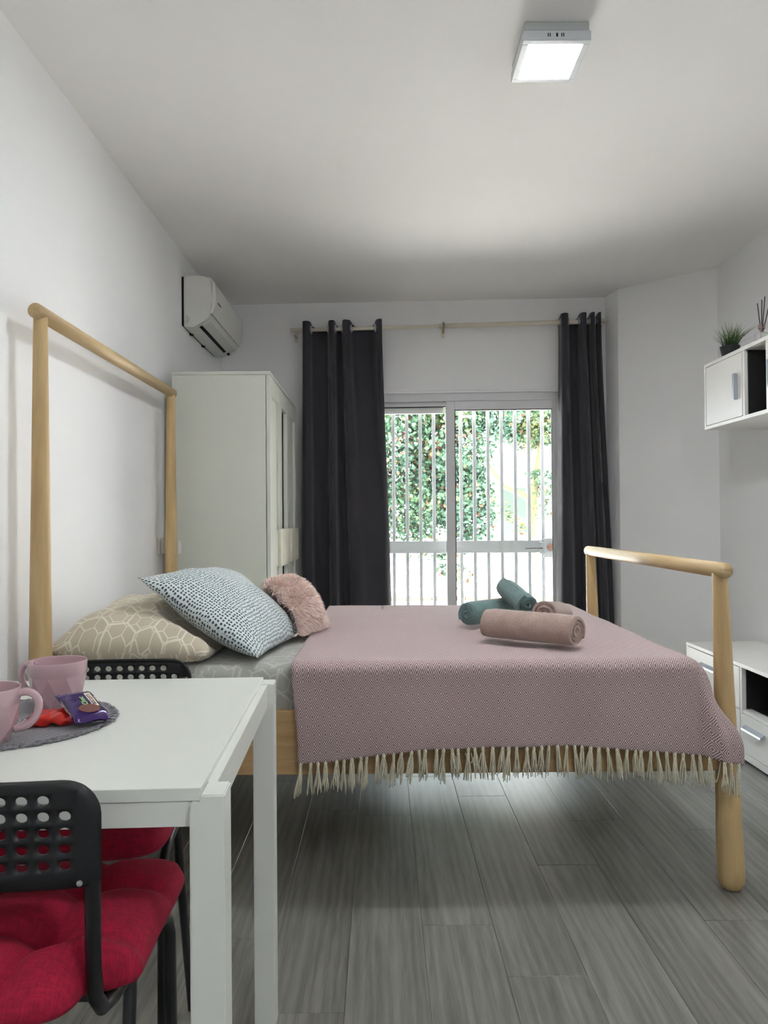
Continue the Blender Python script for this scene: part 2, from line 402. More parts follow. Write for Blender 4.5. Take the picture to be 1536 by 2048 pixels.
b = NB(); tube(b, [(-.3, 12, -.06), (-.25, 12, 1), (-.1, 12, 1.9), (.2, 11.9, 3.2)], [.16, .14, .12, .08], 10); obj('trunk', b, bark_m, t1, smooth=True)
for pts in ([(-.2, 12, 1.2), (.3, 11.7, 1.5), (.7, 11.4, 2.1)], [(-.1, 12, 1.9), (.8, 11.6, 2.3), (1.3, 11.4, 2.9)], [(-.2, 12, 1.1), (.5, 11.6, 1.0), (1.1, 11.3, .7)]):
    b = NB(); tube(b, pts, [.05, .035, .015], 8); obj('branch', b, bark_m, t1, smooth=True)
foliage('foliage', [(.2, 11.6, 2.4, 1.0, .7, 1.0, 4200), (1.1, 11.3, 2.3, .6, .5, 1.3, 3900), (.2, 11.6, 1.35, 1.0, .6, .6, 2800), (1.3, 11.2, 1.35, .42, .4, .6, 1500), (-.8, 11.8, 2, .9, .6, 1.2, 1200),
    (1.1, 11.0, .45, .38, .3, .3, 170), (.75, 11.1, .6, .35, .3, .2, 110), (1.3, 11.3, 2.95, .8, .5, .5, 1900), (.4, 11.8, 3.5, 1.6, .5, .6, 1200)], .068, t1, 3)
t2 = thing('slender_tree', 'slender pale trunked tree seen through the right window pane', 'tree', (2.73, 13.3, -.06))
b = NB(); tube(b, [(2.78, 13.3, -.06), (2.73, 13.3, .7), (2.70, 13.3, 1.48), (2.80, 13.3, 2.2), (2.95, 13.3, 3.0)], [.092, .084, .076, .05, .03], 10); obj('trunk', b, bark_m, t2, smooth=True)
b = NB(); tube(b, [(2.70, 13.3, 1.45), (2.46, 13.3, 1.60), (2.22, 13.3, 1.70), (2.04, 13.3, 1.92), (1.8, 13.3, 2.3)], [.06, .054, .045, .035, .02], 8); obj('branch', b, bark_m, t2, smooth=True)
foliage('foliage', [(2.85, 13.3, 3.05, .75, .35, .6, 1700), (2.95, 13.3, 1.62, .30, .3, .45, 260), (2.45, 13.3, 2.85, .42, .3, .4, 420), (2.40, 13.3, 1.10, .22, .25, .25, 50), (2.3, 13.3, 1.25, .10, .12, .2, 40)], .08, t2, 5)
hs = thing('neighbour_house', 'white neighbouring house with pale green shutters beyond the trees', 'house', (5, 17, -.06))
hw_m = plain('white_render', (236, 234, 228), .8, var=.02)
obj('wall', bx(2.3, 11, 16, 20, -.06, 2.6), hw_m, hs)
b = NB(); prism(b, [(2.0, 2.6), (11.3, 2.6), (6.6, 4.2)], 15.7, 20.3, 'y'); obj('roof', b, plain('pale_roof', (215, 190, 170), .8), hs)
gsh = plain('green_shutter', (30, 44, 38), .6)
for x in (2.62, 3.62, 5.2, 6.8):
    f = obj('window', bx(x-.05, x+.50, 15.95, 16.0, .55, 1.85, bev=.004), fence_m, hs)
    obj('pane', bx(x-.02, x+.47, 15.94, 15.955, .6, 1.8), gsh, f)
# ---------------------------------------------------------------- ceiling lamp
lx0, lx1, ly0, ly1 = .452, .662, 2.30, 2.525
cl = thing('ceiling_lamp', 'square white LED ceiling lamp with glowing panel', 'lamp', (.557, 2.41, HC))
obj('mount', bx(lx0+.004, lx1-.004, ly0+.004, ly1-.004, 2.652, HC, bev=.003), plain('grey_mount', (190, 194, 192), .5), cl)
hb = NB(); t = .021
box(hb, lx0, lx1, ly0, ly0+t, 2.618, 2.650, bev=.002); box(hb, lx0, lx1, ly1-t, ly1, 2.618, 2.650, bev=.002)
box(hb, lx0, lx0+t, ly0+t, ly1-t, 2.618, 2.650, bev=.002); box(hb, lx1-t, lx1, ly0+t, ly1-t, 2.618, 2.650, bev=.002)
box(hb, lx0+t, lx1-t, ly0+t, ly1-t, 2.640, 2.652)
hsg = obj('housing', hb, plain('lamp_housing', (214, 218, 222), .4), cl)
obj('diffuser', bx(lx0+t, lx1-t, ly0+t, ly1-t, 2.621, 2.638), emit_mat('led_panel', (.90, .95, 1.0), LAMP_POWER), cl)
for dx, ww in ((-.030, .003), (-.024, .003), (-.004, .006), (.012, .003), (.018, .003)):
    obj('vent_slot', bx(.557+dx, .557+dx+ww, ly0-.0008, ly0+.002, 2.630, 2.641), gap_m, hsg)
# added copy of the lamp, unseen behind the camera, brightening the near end
c2 = thing('ceiling_lamp', 'added fill light shaped like the ceiling lamp, unseen behind the viewpoint', 'lamp', (.75, -.2, HC))
for ch in list(cl.children):
    d = ch.copy(); COL.objects.link(d); d.parent = c2; d.location = ch.location
    if d.name.startswith('diffuser'):
        d.data = ch.data.copy(); d.data.materials[0] = emit_mat('added_fill_panel', (.90, .95, 1.0), REAR_FILL_POWER)
    for g in ch.children:
        e = g.copy(); COL.objects.link(e); e.parent = d
# ---------------------------------------------------------------- bed
bed = thing('bed', 'pale birch bed frame with tall tapered posts and round top bars', 'bed', (0, 3.04, 0))
BY0, BY1 = 2.31, 3.74
def post(xb, xt, y, zt, r0, r1):
    prof = [(r0*.35, 0), (r0*.72, .006), (r0*.93, .022), (r0, .05)]
    m = 14
    for i in range(1, m+1):
        z = .05 + (zt-.05)*i/m; prof.append((lerp(r0, r1, (z-.05)/(zt-.05)), z))
    b = NB(); lathe(b, prof, 24)
    bmesh.ops.holes_fill(b, edges=[e for e in b.edges if e.is_boundary], sides=0)
    for v in b.verts: v.co.x += lerp(xb, xt, v.co.z/zt); v.co.y += y
    return b
for (xb, xt, y, zt, r0, r1) in ((1.066, 1.043, BY0, .975, .041, .0225), (1.066, 1.043, BY1, .975, .041, .0225), (-1.05, -1.045, BY0, 1.775, .042, .0205), (-1.05, -1.045, BY1, 1.775, .042, .0205)):
    obj('post', post(xb, xt, y, zt, r0, r1), birch_z, bed, auto=50)
b = NB(); ball_tube(b, (1.043, BY0-.035, .978), (1.043, BY1+.03, .978), .0245); obj('footboard_bar', b, birch_y, bed, smooth=True)
b = NB(); ball_tube(b, (-1.045, BY0-.035, 1.785), (-1.045, BY1+.03, 1.785), .0235); obj('headboard_bar', b, birch_y, bed, smooth=True)
obj('side_rail', bx(-1.03, 1.04, 2.297, 2.322, .365, .560, bev=.003), birch_x, bed)
obj('side_rail', bx(-1.03, 1.04, 3.728, 3.753, .365, .560, bev=.003), birch_x, bed)
obj('end_rail', bx(1.015, 1.04, 2.34, 3.71, .365, .560, bev=.003), birch_y, bed)
obj('end_rail', bx(-1.045, -1.02, 2.34, 3.71, .365, .560, bev=.003), birch_y, bed)
for i in range(14): obj('slat', bx(-.96+.14*i, -.90+.14*i, 2.322, 3.728, .395, .41), birch_y, bed)
# mattress with fitted sheet
MX0, MX1, MY0, MY1, MZ = -.985, .965, 2.335, 3.715, .695
b = NB(); r = .045
def matt(u, v):
    # u around the outline of a section, v along y
    return None
box(b, MX0, MX1, MY0, MY1, .413, MZ, bev=r, seg=4)
bmesh.ops.subdivide_edges(b, edges=[e for e in b.edges if e.calc_length() > .3], cuts=30, use_grid_fill=True)
uvl = b.loops.layers.uv.verify()
for f in b.faces:
    n = f.normal
    for l in f.loops:
        c = l.vert.co; l[uvl].uv = (c.x, c.y) if abs(n.z) > .7 else ((c.x, c.z) if abs(n.y) > .5 else (c.y, c.z))
for v in b.verts:
    if v.co.z > .5: v.co += Vector((N3(*v.co, 5), N3(v.co.y, v.co.x, 3, 5)*.6, N3(v.co.z, v.co.x, v.co.y, 4)))*.006
for v in b.verts: v.co.z += -.004 if v.co.z > .6 else 0
mt = obj('mattress', b, sheet_m, smooth=True); tag(mt, 'mattress under a pale patterned fitted sheet on the birch bed', 'mattress')
# throw
TXL, TXR, TZ = -.275, 1.066, .709
HEM = [(-.28, .410), (-.15, .418), (0, .438), (.12, .452), (.5, .455), (.7, .447), (.9, .432), (1.07, .408)]
YF, YB = 2.278, 3.775
XE = .93
def drape(s, front):           # s in 0..1 along X ; front in metres of drop past the edge (0 on top)
    x = lerp(TXL, TXR, s)
    return x
NU, NTOP, NFR, NBK = 150, 70, 34, 10
CR = .03
def throw_pt(x, kind, t):
    ex = max(0, x - XE)
    bend = .085; a = min(ex/bend, PI/2)
    xr = x if ex <= 0 else XE + bend*math.sin(a)*.75
    dz = 0 if ex <= 0 else bend*(1-math.cos(a)) + max(0, ex - bend*PI/2)
    w1 = .004*N3(x*9, t*9, 3)
    if kind == 'top':
        y = lerp(YB, YF+CR, t)
        xx = xr + .01*(1-t)*(1 if x < 0 else 0)
        edge = .006*math.exp(-((x-TXL)/.05)**2)
        return Vector((xx, y, TZ + .004*N3(x*4, y*4, 1) - dz*(1) - .010*smooth(1-t*1.0)*0 + edge*0))
    hem = interp(HEM, x); L = TZ - hem
    if kind == 'front':
        d = t*L
        if d < CR*1.2:
            a = d/(CR*1.2)*PI/2; y = YF + CR*(1-math.sin(a)); z = TZ - CR*(1-math.cos(a))
        else: y = YF; z = TZ - d
        k = smooth(d/.26)
        fold = .012*k*math.sin(x*7.5+.6) + .006*k*N3(x*6, d*3, 7) + .007*k*math.sin(x*19)
        crease = -.018*k*math.exp(-((x-(.985+.02*k))/.018)**2) + .012*k*math.exp(-((x-.955)/.02)**2)
        y += -.014*k - fold*.55 + crease - .004
        xx = lerp(xr, x, k); zz = z - dz*(1-k)*.9
        xx += .016*k*(1 - s_of(x))*1.2
        y -= .035*smooth((x-.95)/.1)*k
        return Vector((xx, y, zz + .002*N3(x*8, d*8, 5)))
    d = t*.25
    return Vector((xr, YB + .012*math.sin(min(1, d/.03)*PI/2) + .01*math.sin(x*9)*t, TZ - CR*0 - d - dz))
def s_of(x): return (x-TXL)/(TXR-TXL)
b = NB(); uvl = b.loops.layers.uv.verify()
rows = [('back', 1-i/NBK, -.25*(1-i/NBK)) for i in range(NBK)] + [('top', i/NTOP, i/NTOP*1.48) for i in range(NTOP)] + [('front', i/NFR, 1.48+.29*i/NFR) for i in range(NFR+1)]
GV = []; 
for kind, t, vv in rows: GV.append([b.verts.new(throw_pt(lerp(TXL, TXR, i/NU), kind, t)) for i in range(NU+1)])
for j in range(len(rows)-1):
    for i in range(NU):
        f = b.faces.new((GV[j][i], GV[j][i+1], GV[j+1][i+1], GV[j+1][i]))
        for l, (a, c) in zip(f.loops, ((i, j), (i+1, j), (i+1, j+1), (i, j+1))): l[uvl].uv = (lerp(TXL, TXR, a/NU), rows[c][2])
hem_pts = [v.co.copy() for v in GV[-1]]
th = thing('throw_blanket', 'dusty pink diamond woven throw with cream tassels over the bed', 'blanket', (.4, 3.0, .70))
to = obj('cloth', b, throw_m, th, smooth=True)
sm = to.modifiers.new('thick', 'SOLIDIFY'); sm.thickness = .004; sm.offset = 0
tas_m = plain('cream_cotton_cord', (206, 200, 178), .9, var=.12, vscale=60, bscale=500, bstr=.4)
def tassel_mesh(seed):
    g = random.Random(seed); b = NB()
    lathe(b, [(.0015, .006), (.0042, .003), (.0056, -.003), (.0045, -.009), (.0035, -.011)], 8)
    for k in range(9):
        a = 2*PI*k/9 + g.uniform(-.3, .3); L = .078*g.uniform(.82, 1.12); sp = g.uniform(.004, .0085)
        wig = g.uniform(-.004, .004); pts = []
        for i in range(6):
            t = i/5; q = .0025 + sp*smooth(t*1.2)
            pts.append((math.cos(a)*q + wig*math.sin(t*5), math.sin(a)*q*.8 + wig*.6*math.sin(t*4+1), -.006 - L*t))
        tube(b, pts, [.0019, .0020, .0021, .0020, .0018, .0010], 5)
    me = bpy.data.meshes.new('tassel'); b.to_mesh(me); b.free(); me.materials.append(tas_m)
    me.polygons.foreach_set('use_smooth', [True]*len(me.polygons)); return me
tms = [tassel_mesh(i) for i in range(6)]
NTAS = 53
for i in range(NTAS):
    q = (i + .5 + R.uniform(-.22, .22))/NTAS*NU; k = int(q); p = hem_pts[k].lerp(hem_pts[min(k+1, NU)], q-k)
    o = link('tassel', R.choice(tms), th); o.location = p - th.location + Vector((0, 0, -.002))
    o.rotation_euler = (R.uniform(-.08, .04), R.uniform(-.14, .14), R.uniform(0, 6.28)); s = R.uniform(.88, 1.12); o.scale = (s, s, R.uniform(.92, 1.1))
b = NB()                                                                    # loose loops of thread between tassels
for x, L in ((.235, .03), (.26, .05), (.98, .06)):
    k = int(s_of(x)*NU); p = hem_pts[k]; pts = [(p.x+.03*t-.0, p.y-.006, p.z-.012-L*math.sin(PI*t)) for t in [i/10 for i in range(11)]]
    b = NB(); tube(b, pts, .0014, 6); obj('loose_thread', b, tas_m, th, smooth=True)

# ---------------------------------------------------------------- pillows
def pillow_bm(c, T, pw=2.6, nu=40, wr=.006, seed=0, pinch=.05, size=(.5, .5), skew=0.0, drop=None, under=None, over=None):
    """two sewn faces between four corners c = [p00, p10, p11, p01]; T is half thickness"""
    c = [Vector(p) for p in c]; b = NB(); uvl = b.loops.layers.uv.verify()
    nrm = (c[1]-c[0]).cross(c[3]-c[0]).normalized()
    def P(u, v, side):
        uu, vv = 2*u-1, 2*v-1
        pu = uu*(1-pinch*(1-vv*vv)); pv = vv*(1-pinch*(1-uu*uu))
        a, e = (pu+1)/2, (pv+1)/2
        p = c[0]*(1-a)*(1-e) + c[1]*a*(1-e) + c[2]*a*e + c[3]*(1-a)*e
        h = T*(max(0, 1-abs(uu)**pw)**.62)*(max(0, 1-abs(vv)**pw)**.62)
        edge = min(1, (1-max(abs(uu), abs(vv)))*6)
        wn = N3(u*4.2+seed, v*4.2, side*3) + .6*N3(u*9+seed, v*3, side*5+2)
        return p + nrm*side*(h*(1+skew*uu)) + nrm*wr*wn*edge
    V = {}
    for s in (1, -1):
        for j in range(nu+1):
            for i in range(nu+1):
                if s == -1 and (i in (0, nu) or j in (0, nu)): V[s, i, j] = V[1, i, j]
                else: V[s, i, j] = b.verts.new(P(i/nu, j/nu, s))
        for j in range(nu):
            for i in range(nu):
                q = [(i, j), (i+1, j), (i+1, j+1), (i, j+1)]
                f = b.faces.new([V[s, a, e] for a, e in (q if s == 1 else q[::-1])])
                for l, (a, e) in zip(f.loops, q if s == 1 else q[::-1]): l[uvl].uv = (a/nu*size[0] + (0 if s == 1 else .7), e/nu*size[1])
    for ref, sg in ((under, -1), (over, 1)):
        if not ref: continue
        q, T2, pw2 = ref; e1, e2 = q[1]-q[0], q[3]-q[0]; n2 = e1.cross(e2).normalized()
        if n2.z < 0: n2 = -n2
        for v in b.verts:                       # soft filling gives way where the neighbouring cushion presses
            p = v.co - q[0]; u = p.dot(e1)/e1.length_squared; w_ = p.dot(e2)/e2.length_squared
            if not (-.25 < u < 1.25 and -.25 < w_ < 1.25): continue
            h = T2*(max(0, 1-abs(2*u-1)**pw2)**.62)*(max(0, 1-abs(2*w_-1)**pw2)**.62) + .02; d = p.dot(n2)
            if sg < 0 and d > -h: v.co -= n2*(d+h)
            if sg > 0 and d < h: v.co += n2*(h-d)
    if drop:
        for v in b.verts: v.co.z = max(v.co.z, drop)
    return b
DOT = ([Vector(q) for q in ((-.388, 2.345, .712), (-.30, 2.86, .71), (-.645, 3.0, .955), (-.803, 2.47, .957))], .092, 2.2)
o = obj('bed_pillow', pillow_bm([(-1.055, 2.345, .74), (-.545, 2.335, .722), (-.52, 2.99, .74), (-1.02, 3.0, .78)], .128, 3.0, 44, .017, 1, .03, (.55, .65), drop=.700, under=DOT), pillow_m, smooth=True)
tag(o, 'plump beige pillow with a pale hexagon pattern beside the headboard', 'pillow')
o = obj('dotted_cushion', pillow_bm(DOT[0], DOT[1], DOT[2], 44, .008, 4, .05, (.5, .5), drop=.701), dots_m, smooth=True)
tag(o, 'white square cushion with dark teal dots leaning on the beige pillow', 'cushion')
pk = thing('fluffy_cushion', 'small shaggy pink cushion leaning on the dotted cushion', 'cushion', (-.28, 2.9, .70))
pk_m = plain('dusty_pink_pile', (226, 200, 190), .95, var=.1, vscale=30, sheen=.4)
PKC = [(-.312, 2.735, .725), (-.232, 2.97, .725), (-.385, 3.14, .90), (-.442, 2.82, .905)]
from mathutils.bvhtree import BVHTree
DBV = BVHTree.FromPolygons([v.co.copy() for v in o.data.vertices], [p.vertices[:] for p in o.data.polygons])
DN = (DOT[0][1]-DOT[0][0]).cross(DOT[0][3]-DOT[0][0]).normalized(); DN = DN if DN.z > 0 else -DN
def dot_gap(p):
    hit = DBV.ray_cast(p + DN*.6, -DN)[0]
    return 9 if hit is None else (p-hit).dot(DN)
b = pillow_bm(PKC, .075, 2.1, 26, .004, 9, .02, (.4, .4), drop=.722)
for v in b.verts:
    g_ = dot_gap(v.co)
    if g_ < .012: v.co += DN*(.012-g_)
for _ in range(3):
    for v in b.verts:
        if DBV.find_nearest(v.co)[3] < .016: v.co += DN*.006 + Vector((.008, 0, 0))
me = bpy.data.meshes.new('tmp'); b.to_mesh(me)
obj('cover', b, pk_m, pk, smooth=True)
rg = random.Random(11); V, Fc = [], []
polys = [(p.area, p.center.copy(), p.normal.copy(), [me.vertices[i].co.copy() for i in p.vertices]) for p in me.polygons]
tot = sum(p[0] for p in polys); ctr = sum((Vector(c) for c in PKC), Vector())/4
for A, c, n, vs in polys:
    if n.dot(c-ctr) < 0: n = -n
    for _ in range(int(A/tot*21000 + rg.random())):
        a, e = rg.random(), rg.random(); p = vs[0].lerp(vs[1], a).lerp(vs[3].lerp(vs[2], a), e)
        cl_ = Vector((N3(*p, 24), N3(p.y, p.z, p.x, 24), N3(p.z, p.x, p.y, 24)))*1.1
        d = (n + cl_ + Vector((rg.gauss(0, .35), rg.gauss(0, .35), rg.gauss(-.25, .35)))).normalized(); L = rg.uniform(.022, .037)
        s = d.cross(Vector((rg.gauss(0, 1), rg.gauss(0, 1), rg.gauss(0, 1)))).normalized()*.0012
        g = Vector((0, 0, -.35*L)); i = len(V)
        q1 = p + d*L*.55; q2 = p + d*L + g*.8
        if q2.z < .718: q2.z = .718
        if q1.z < .718: q1.z = .718
        if min(dot_gap(p), dot_gap(q1), dot_gap(q2)) < .003: continue
        V += [p-s, p+s, q1+s*.9, q1-s*.9, q2]; Fc += [(i, i+1, i+2, i+3), (i+3, i+2, i+4)]
bpy.data.meshes.remove(me)
me = bpy.data.meshes.new('fur'); me.from_pydata(V, [], Fc); me.materials.append(plain('dusty_pink_fur', (246, 224, 215), .9, var=.12, vscale=60, sheen=.3))
o = link('fur', me, pk); o['kind'] = 'stuff'
# ---------------------------------------------------------------- towels
def towel(name, p0, p1, R0, turns, mat, seed, sq=.88, ph=0.0):
    p0, p1 = Vector(p0), Vector(p1); ax = (p1-p0); L = ax.length; ax.normalize()
    up = Vector((0, 0, 1)); sd = ax.cross(up).normalized(); up = sd.cross(ax)
    n = int(turns*36); th_ = R0/(turns+.35); b = NB(); uvl = b.loops.layers.uv.verify()
    def pr(i, off):
        a = ph + 2*PI*i/36; r = R0 - th_*(n-i)/36 + off
        r = max(.002, r); lump = 1 + .05*math.sin(a*2+seed) + .03*math.sin(a*3+seed*2)
        return (math.cos(a)*r*lump, math.sin(a)*r*sq*lump, r*a)
    NL = 18
    def ring(k):
        row = []; t = k/NL
        for i in range(n+1):
            for off in (0, -th_*.80):
                x, y, uu = pr(i, off); a = ph + 2*PI*i/36
                e = min(1, min(t, 1-t)*9); rd = .93 + .07*math.sqrt(e)
                wob = 1 + .018*N3(math.cos(a)*1.5+seed, math.sin(a)*1.5, t*5)
                jit = .012*N3(i*.06+seed, off*40, 1 if k < NL/2 else 8) if k in (0, NL) else 0
                row.append((p0 + ax*(L*t + jit) + sd*x*rd*wob + up*y*rd*wob, (uu, t*L)))
        return row
    RG = [ring(k) for k in range(NL+1)]; VV = [[b.verts.new(p) for p, _ in r] for r in RG]
    def quad(idx):
        try: f = b.faces.new([VV[k][i] for k, i in idx])
        except ValueError: return
        for l, (k, i) in zip(f.loops, idx): l[uvl].uv = RG[k][i][1]
    for k in range(NL):
        for i in range(n):
            quad([(k, 2*i), (k, 2*i+2), (k+1, 2*i+2), (k+1, 2*i)]); quad([(k, 2*i+1), (k+1, 2*i+1), (k+1, 2*i+3), (k, 2*i+3)])
        quad([(k, 2*n), (k, 2*n+1), (k+1, 2*n+1), (k+1, 2*n)]); quad([(k, 0), (k+1, 0), (k+1, 1), (k, 1)])
    for k in (0, NL):
        for i in range(n): quad([(k, 2*i), (k, 2*i+1), (k, 2*i+3), (k, 2*i+2)])
    return obj(name, b, mat, auto=60)
tw_b = towel_mat('taupe_towel', (172, 148, 138), (142, 120, 110)); tw_g = towel_mat('teal_towel', (112, 140, 138), (84, 110, 110), rib=.012)
tag(towel('rolled_towel', (.370, 2.645, .773), (.632, 2.435, .773), .063, 3.6, tw_b, 2, .95), 'large taupe rolled towel lying in front on the pink throw', 'towel')
tag(towel('rolled_towel', (.332, 2.93, .768), (.545, 3.10, .768), .056, 3.6, tw_g, 5, .92), 'teal ribbed rolled towel lying flat behind the large taupe towel', 'towel')
tag(towel('rolled_towel', (.510, 3.05, .864), (.548, 2.805, .818), .049, 3.2, tw_g, 8, .95), 'small teal rolled towel leaning on top of the towel pile', 'towel')
tag(towel('rolled_towel', (.580, 2.665, .803), (.690, 2.875, .775), .051, 3.6, tw_b, 3, 1.0), 'small taupe rolled towel with its spiral end facing out', 'towel')
# ---------------------------------------------------------------- wardrobe
wd = thing('wardrobe', 'tall white three door wardrobe with mirrored middle door beside the bed', 'wardrobe', (-.82, 4.47, 0))
WL, WR, WY0, WY1, WT = -1.075, -.592, 3.87, 5.045, 1.915
obj('carcass', bx(WL, WR, WY0, WY1, .0, WT-.018, bev=.002), white_lac, wd)
obj('top_panel', bx(WL, WR+.025, WY0-.004, WY1+.004, WT-.018, WT, bev=.002), white_lac, wd)
mir = NT('mirror'); mir.set(Base_Color=(.8, .82, .82, 1), Metallic=1.0, Roughness=.03)
for i in range(3):
    y0 = WY0+.004+.391*i; y1 = y0+.386; x0, x1 = WR+.003, WR+.022; b = NB(); s = .07
    box(b, x0, x1, y0, y0+s, .06, WT-.02, bev=.002); box(b, x0, x1, y1-s, y1, .06, WT-.02, bev=.002)
    box(b, x0, x1, y0+s, y1-s, WT-.12, WT-.02, bev=.002); box(b, x0, x1, y0+s, y1-s, .06, .16, bev=.002); box(b, x0, x1, y0+s, y1-s, .89, 1.09, bev=.001)
    d = obj('door', b, white_lac, wd)
    pn = obj('mirror' if i == 1 else 'door_panel', bx(x0, x0+.007, y0+s-.005, y1-s+.005, .15, WT-.11), mir.m if i == 1 else white_lac, d)
    hy = (y1-.10, y1-.02) if i == 0 else ((y0+.005, y0+.30) if i == 1 else (y0+.01, y1-.005))
    obj('handle', bx(x1, x1+.016, hy[0], hy[1], .885, 1.095, bev=.003), plain('cream_handle', (222, 218, 200), .4), d)
# ---------------------------------------------------------------- air conditioner
ac = thing('air_conditioner', 'white wall mounted air conditioner above the wardrobe', 'air conditioner', (XL, 4.7, 2.25))
AY0, AY1 = 4.275, 5.10
def acx(p): return [(XL+a, z) for a, z in p]
body = acx([(.012, 2.255), (.012, 2.545), (.10, 2.548), (.14, 2.540), (.168, 2.525), (.176, 2.50), (.178, 2.40), (.170, 2.345), (.160, 2.320), (.150, 2.300), (.060, 2.252)])
b = NB(); prism(b, body, AY0, AY1, 'y'); bmesh.ops.bevel(b, geom=[e for e in b.edges if abs(e.verts[0].co.y-e.verts[1].co.y) < 1e-5], offset=.006, segments=2, affect='EDGES')
obj('body', b, plastic_w, ac, auto=35)
fp = acx([(.150, 2.538), (.170, 2.530), (.192, 2.50), (.198, 2.43), (.192, 2.37), (.174, 2.328), (.166, 2.328), (.176, 2.36), (.178, 2.5)])
b = NB(); prism(b, fp, AY0-.002, AY1+.002, 'y'); pnl = obj('front_panel', b, plastic_w, ac, auto=35)
obj('badge', bx(XL+.196, XL+.1995, 4.33, 4.40, 2.395, 2.405), plain('grey_print', (110, 110, 112), .5), pnl)
obj('back_plate', bx(XL, XL+.012, AY0+.004, AY1-.004, 2.262, 2.54), gap_m, ac)
fa = acx([(.105, 2.268), (.165, 2.312), (.170, 2.322), (.160, 2.324), (.100, 2.279)])
b = NB(); prism(b, acx([(.088, 2.264), (.104, 2.2725), (.100, 2.281), (.084, 2.273)]), AY0+.06, AY1-.10, 'y'); obj('vent_slot', b, gap_m, ac)
b = NB(); prism(b, acx([(.108, 2.2715), (.154, 2.296), (.157, 2.303), (.150, 2.305), (.106, 2.281)]), AY0+.05, AY1-.09, 'y'); obj('flap', b, plastic_w, ac)
for a in (.010, .018):
    b = NB(); tube(b, [(XL+.02+a*1.2*math.cos(t), AY0-.0005, 2.295+a*1.2*math.sin(t)) for t in [-1.3+.26*i for i in range(11)]], .0012, 6)
    obj('knockout_mark', b, plain('grey_groove', (150, 150, 148), .6), ac)
for y in (4.45, 4.75): obj('clip', bx(XL+.0, XL+.02, y, y+.02, 2.249, 2.262), gap_m, ac)
obj('clip', bx(XL+.10, XL+.115, AY1-.05, AY1-.03, 2.262, 2.275), gap_m, ac)
# ---------------------------------------------------------------- curtain rod and curtains
RY, RZ0, RZ1 = -.105, 2.462, 2.488
def rodz(x): return lerp(RZ0, RZ1, (x+.6)/2.16)
rod = thing('curtain_rod', 'ivory curtain rod above the sliding window', 'curtain rod', (.5, 5.17, 2.47))
ivory = plain('ivory_enamel', (214, 206, 190), .4, var=.03)
b = NB(); tube(b, [(-.615, RY, rodz(-.615)), (.44, RY, rodz(.44))], .0135, 14); obj('pole', b, ivory, rod, M=MB, smooth=True)
b = NB(); tube(b, [(.42, RY, rodz(.42)), (1.565, RY, rodz(1.565))], .0165, 14); obj('pole', b, ivory, rod, M=MB, smooth=True)
for x in (-.59, .445, 1.53):
    b = NB(); box(b, x-.012, x+.012, -.006, 0, rodz(x)-.06, rodz(x)+.03, bev=.002); box(b, x-.006, x+.006, RY-.004, 0, rodz(x)-.034, rodz(x)-.022, bev=.002)
    br = obj('bracket', b, ivory, rod, M=MB)
b = NB(); tube(b, [(.445, RY, rodz(.445)+.024), (.445, RY-.018, rodz(.445)+.018), (.445, RY-.024, rodz(.445)), (.445, RY-.018, rodz(.445)-.018), (.445, RY-.004, rodz(.445)-.03), (.445, RY-.004, rodz(.445)-.05)], .006, 8)
obj('hook', b, plain('tarnished_hook', (150, 138, 118), .4, .6), rod, M=MB, smooth=True)
def cat_rom(P, n):
    out = []
    for i in range(len(P)-1):
        p0, p1, p2, p3 = P[max(i-1, 0)], P[i], P[i+1], P[min(i+2, len(P)-1)]
        for k in range(n):
            t = k/n
            out.append(tuple(.5*((2*b_)+(-a+c)*t+(2*a-5*b_+4*c-d)*t*t+(-a+3*b_-3*c+d)*t**3) for a, b_, c, d in zip(p0, p1, p2, p3)))
    out.append(P[-1]); return out
def curtain(label, top, bot, zt, zb, seed):
    T, B = cat_rom(top, 8), cat_rom(bot, 8); n = len(T)-1; nv = 40; rt = thing('curtain', label, 'curtain', (MB @ Vector((top[len(top)//2][0], RY, zb))), 0, None)
    def fn(u, v):
        i = round(u*n); k = smooth(v*1.0)**.8; x = lerp(T[i][0], B[i][0], k); y = lerp(T[i][1], B[i][1], k)
        ztop = rodz(x) + .052 - .028*smooth((T[i][1]+.02)/.06)
        z = lerp(ztop, zb, v)
        y += .010*N3(x*5+seed, z*.9, 2)*v; x += .006*N3(x*4, z*1.3+seed, 5)*v
        return Vector((x, RY+y, z))
    rows_ = [.036*i/18 for i in range(18)] + [.036 + .964*i/36 for i in range(37)]
    cb = surf(NB(), n, len(rows_)-1, lambda u, v: fn(u, rows_[round(v*(len(rows_)-1))]))
    cut = [f for f in cb.faces if math.hypot(f.calc_center_median().y-RY, f.calc_center_median().z-rodz(f.calc_center_median().x)) < .0245]
    bmesh.ops.delete(cb, geom=cut, context='FACES')                    # the holes the eyelets sit in
    o = obj('cloth', cb, curtain_m, rt, smooth=True, M=MB)
    sm = o.modifiers.new('thick', 'SOLIDIFY'); sm.thickness = .003; sm.offset = 0
    for (a, c) in zip(T, T[1:]):
        if a[1]*c[1] <= 0 and a[1] != c[1]:
            x = lerp(a[0], c[0], a[1]/(a[1]-c[1])); b = NB()
            n1, n2 = 20, 8; RRs = .024
            surf(b, n1, n2, lambda u, v: Vector((x + .008*math.sin(2*PI*v), RY + (RRs+.006*math.cos(2*PI*v))*math.cos(2*PI*u), rodz(x) + (RRs+.006*math.cos(2*PI*v))*math.sin(2*PI*u))))
            bmesh.ops.remove_doubles(b, verts=b.verts, dist=1e-5)
            obj('eyelet', b, steel, rt, M=MB, smooth=True)
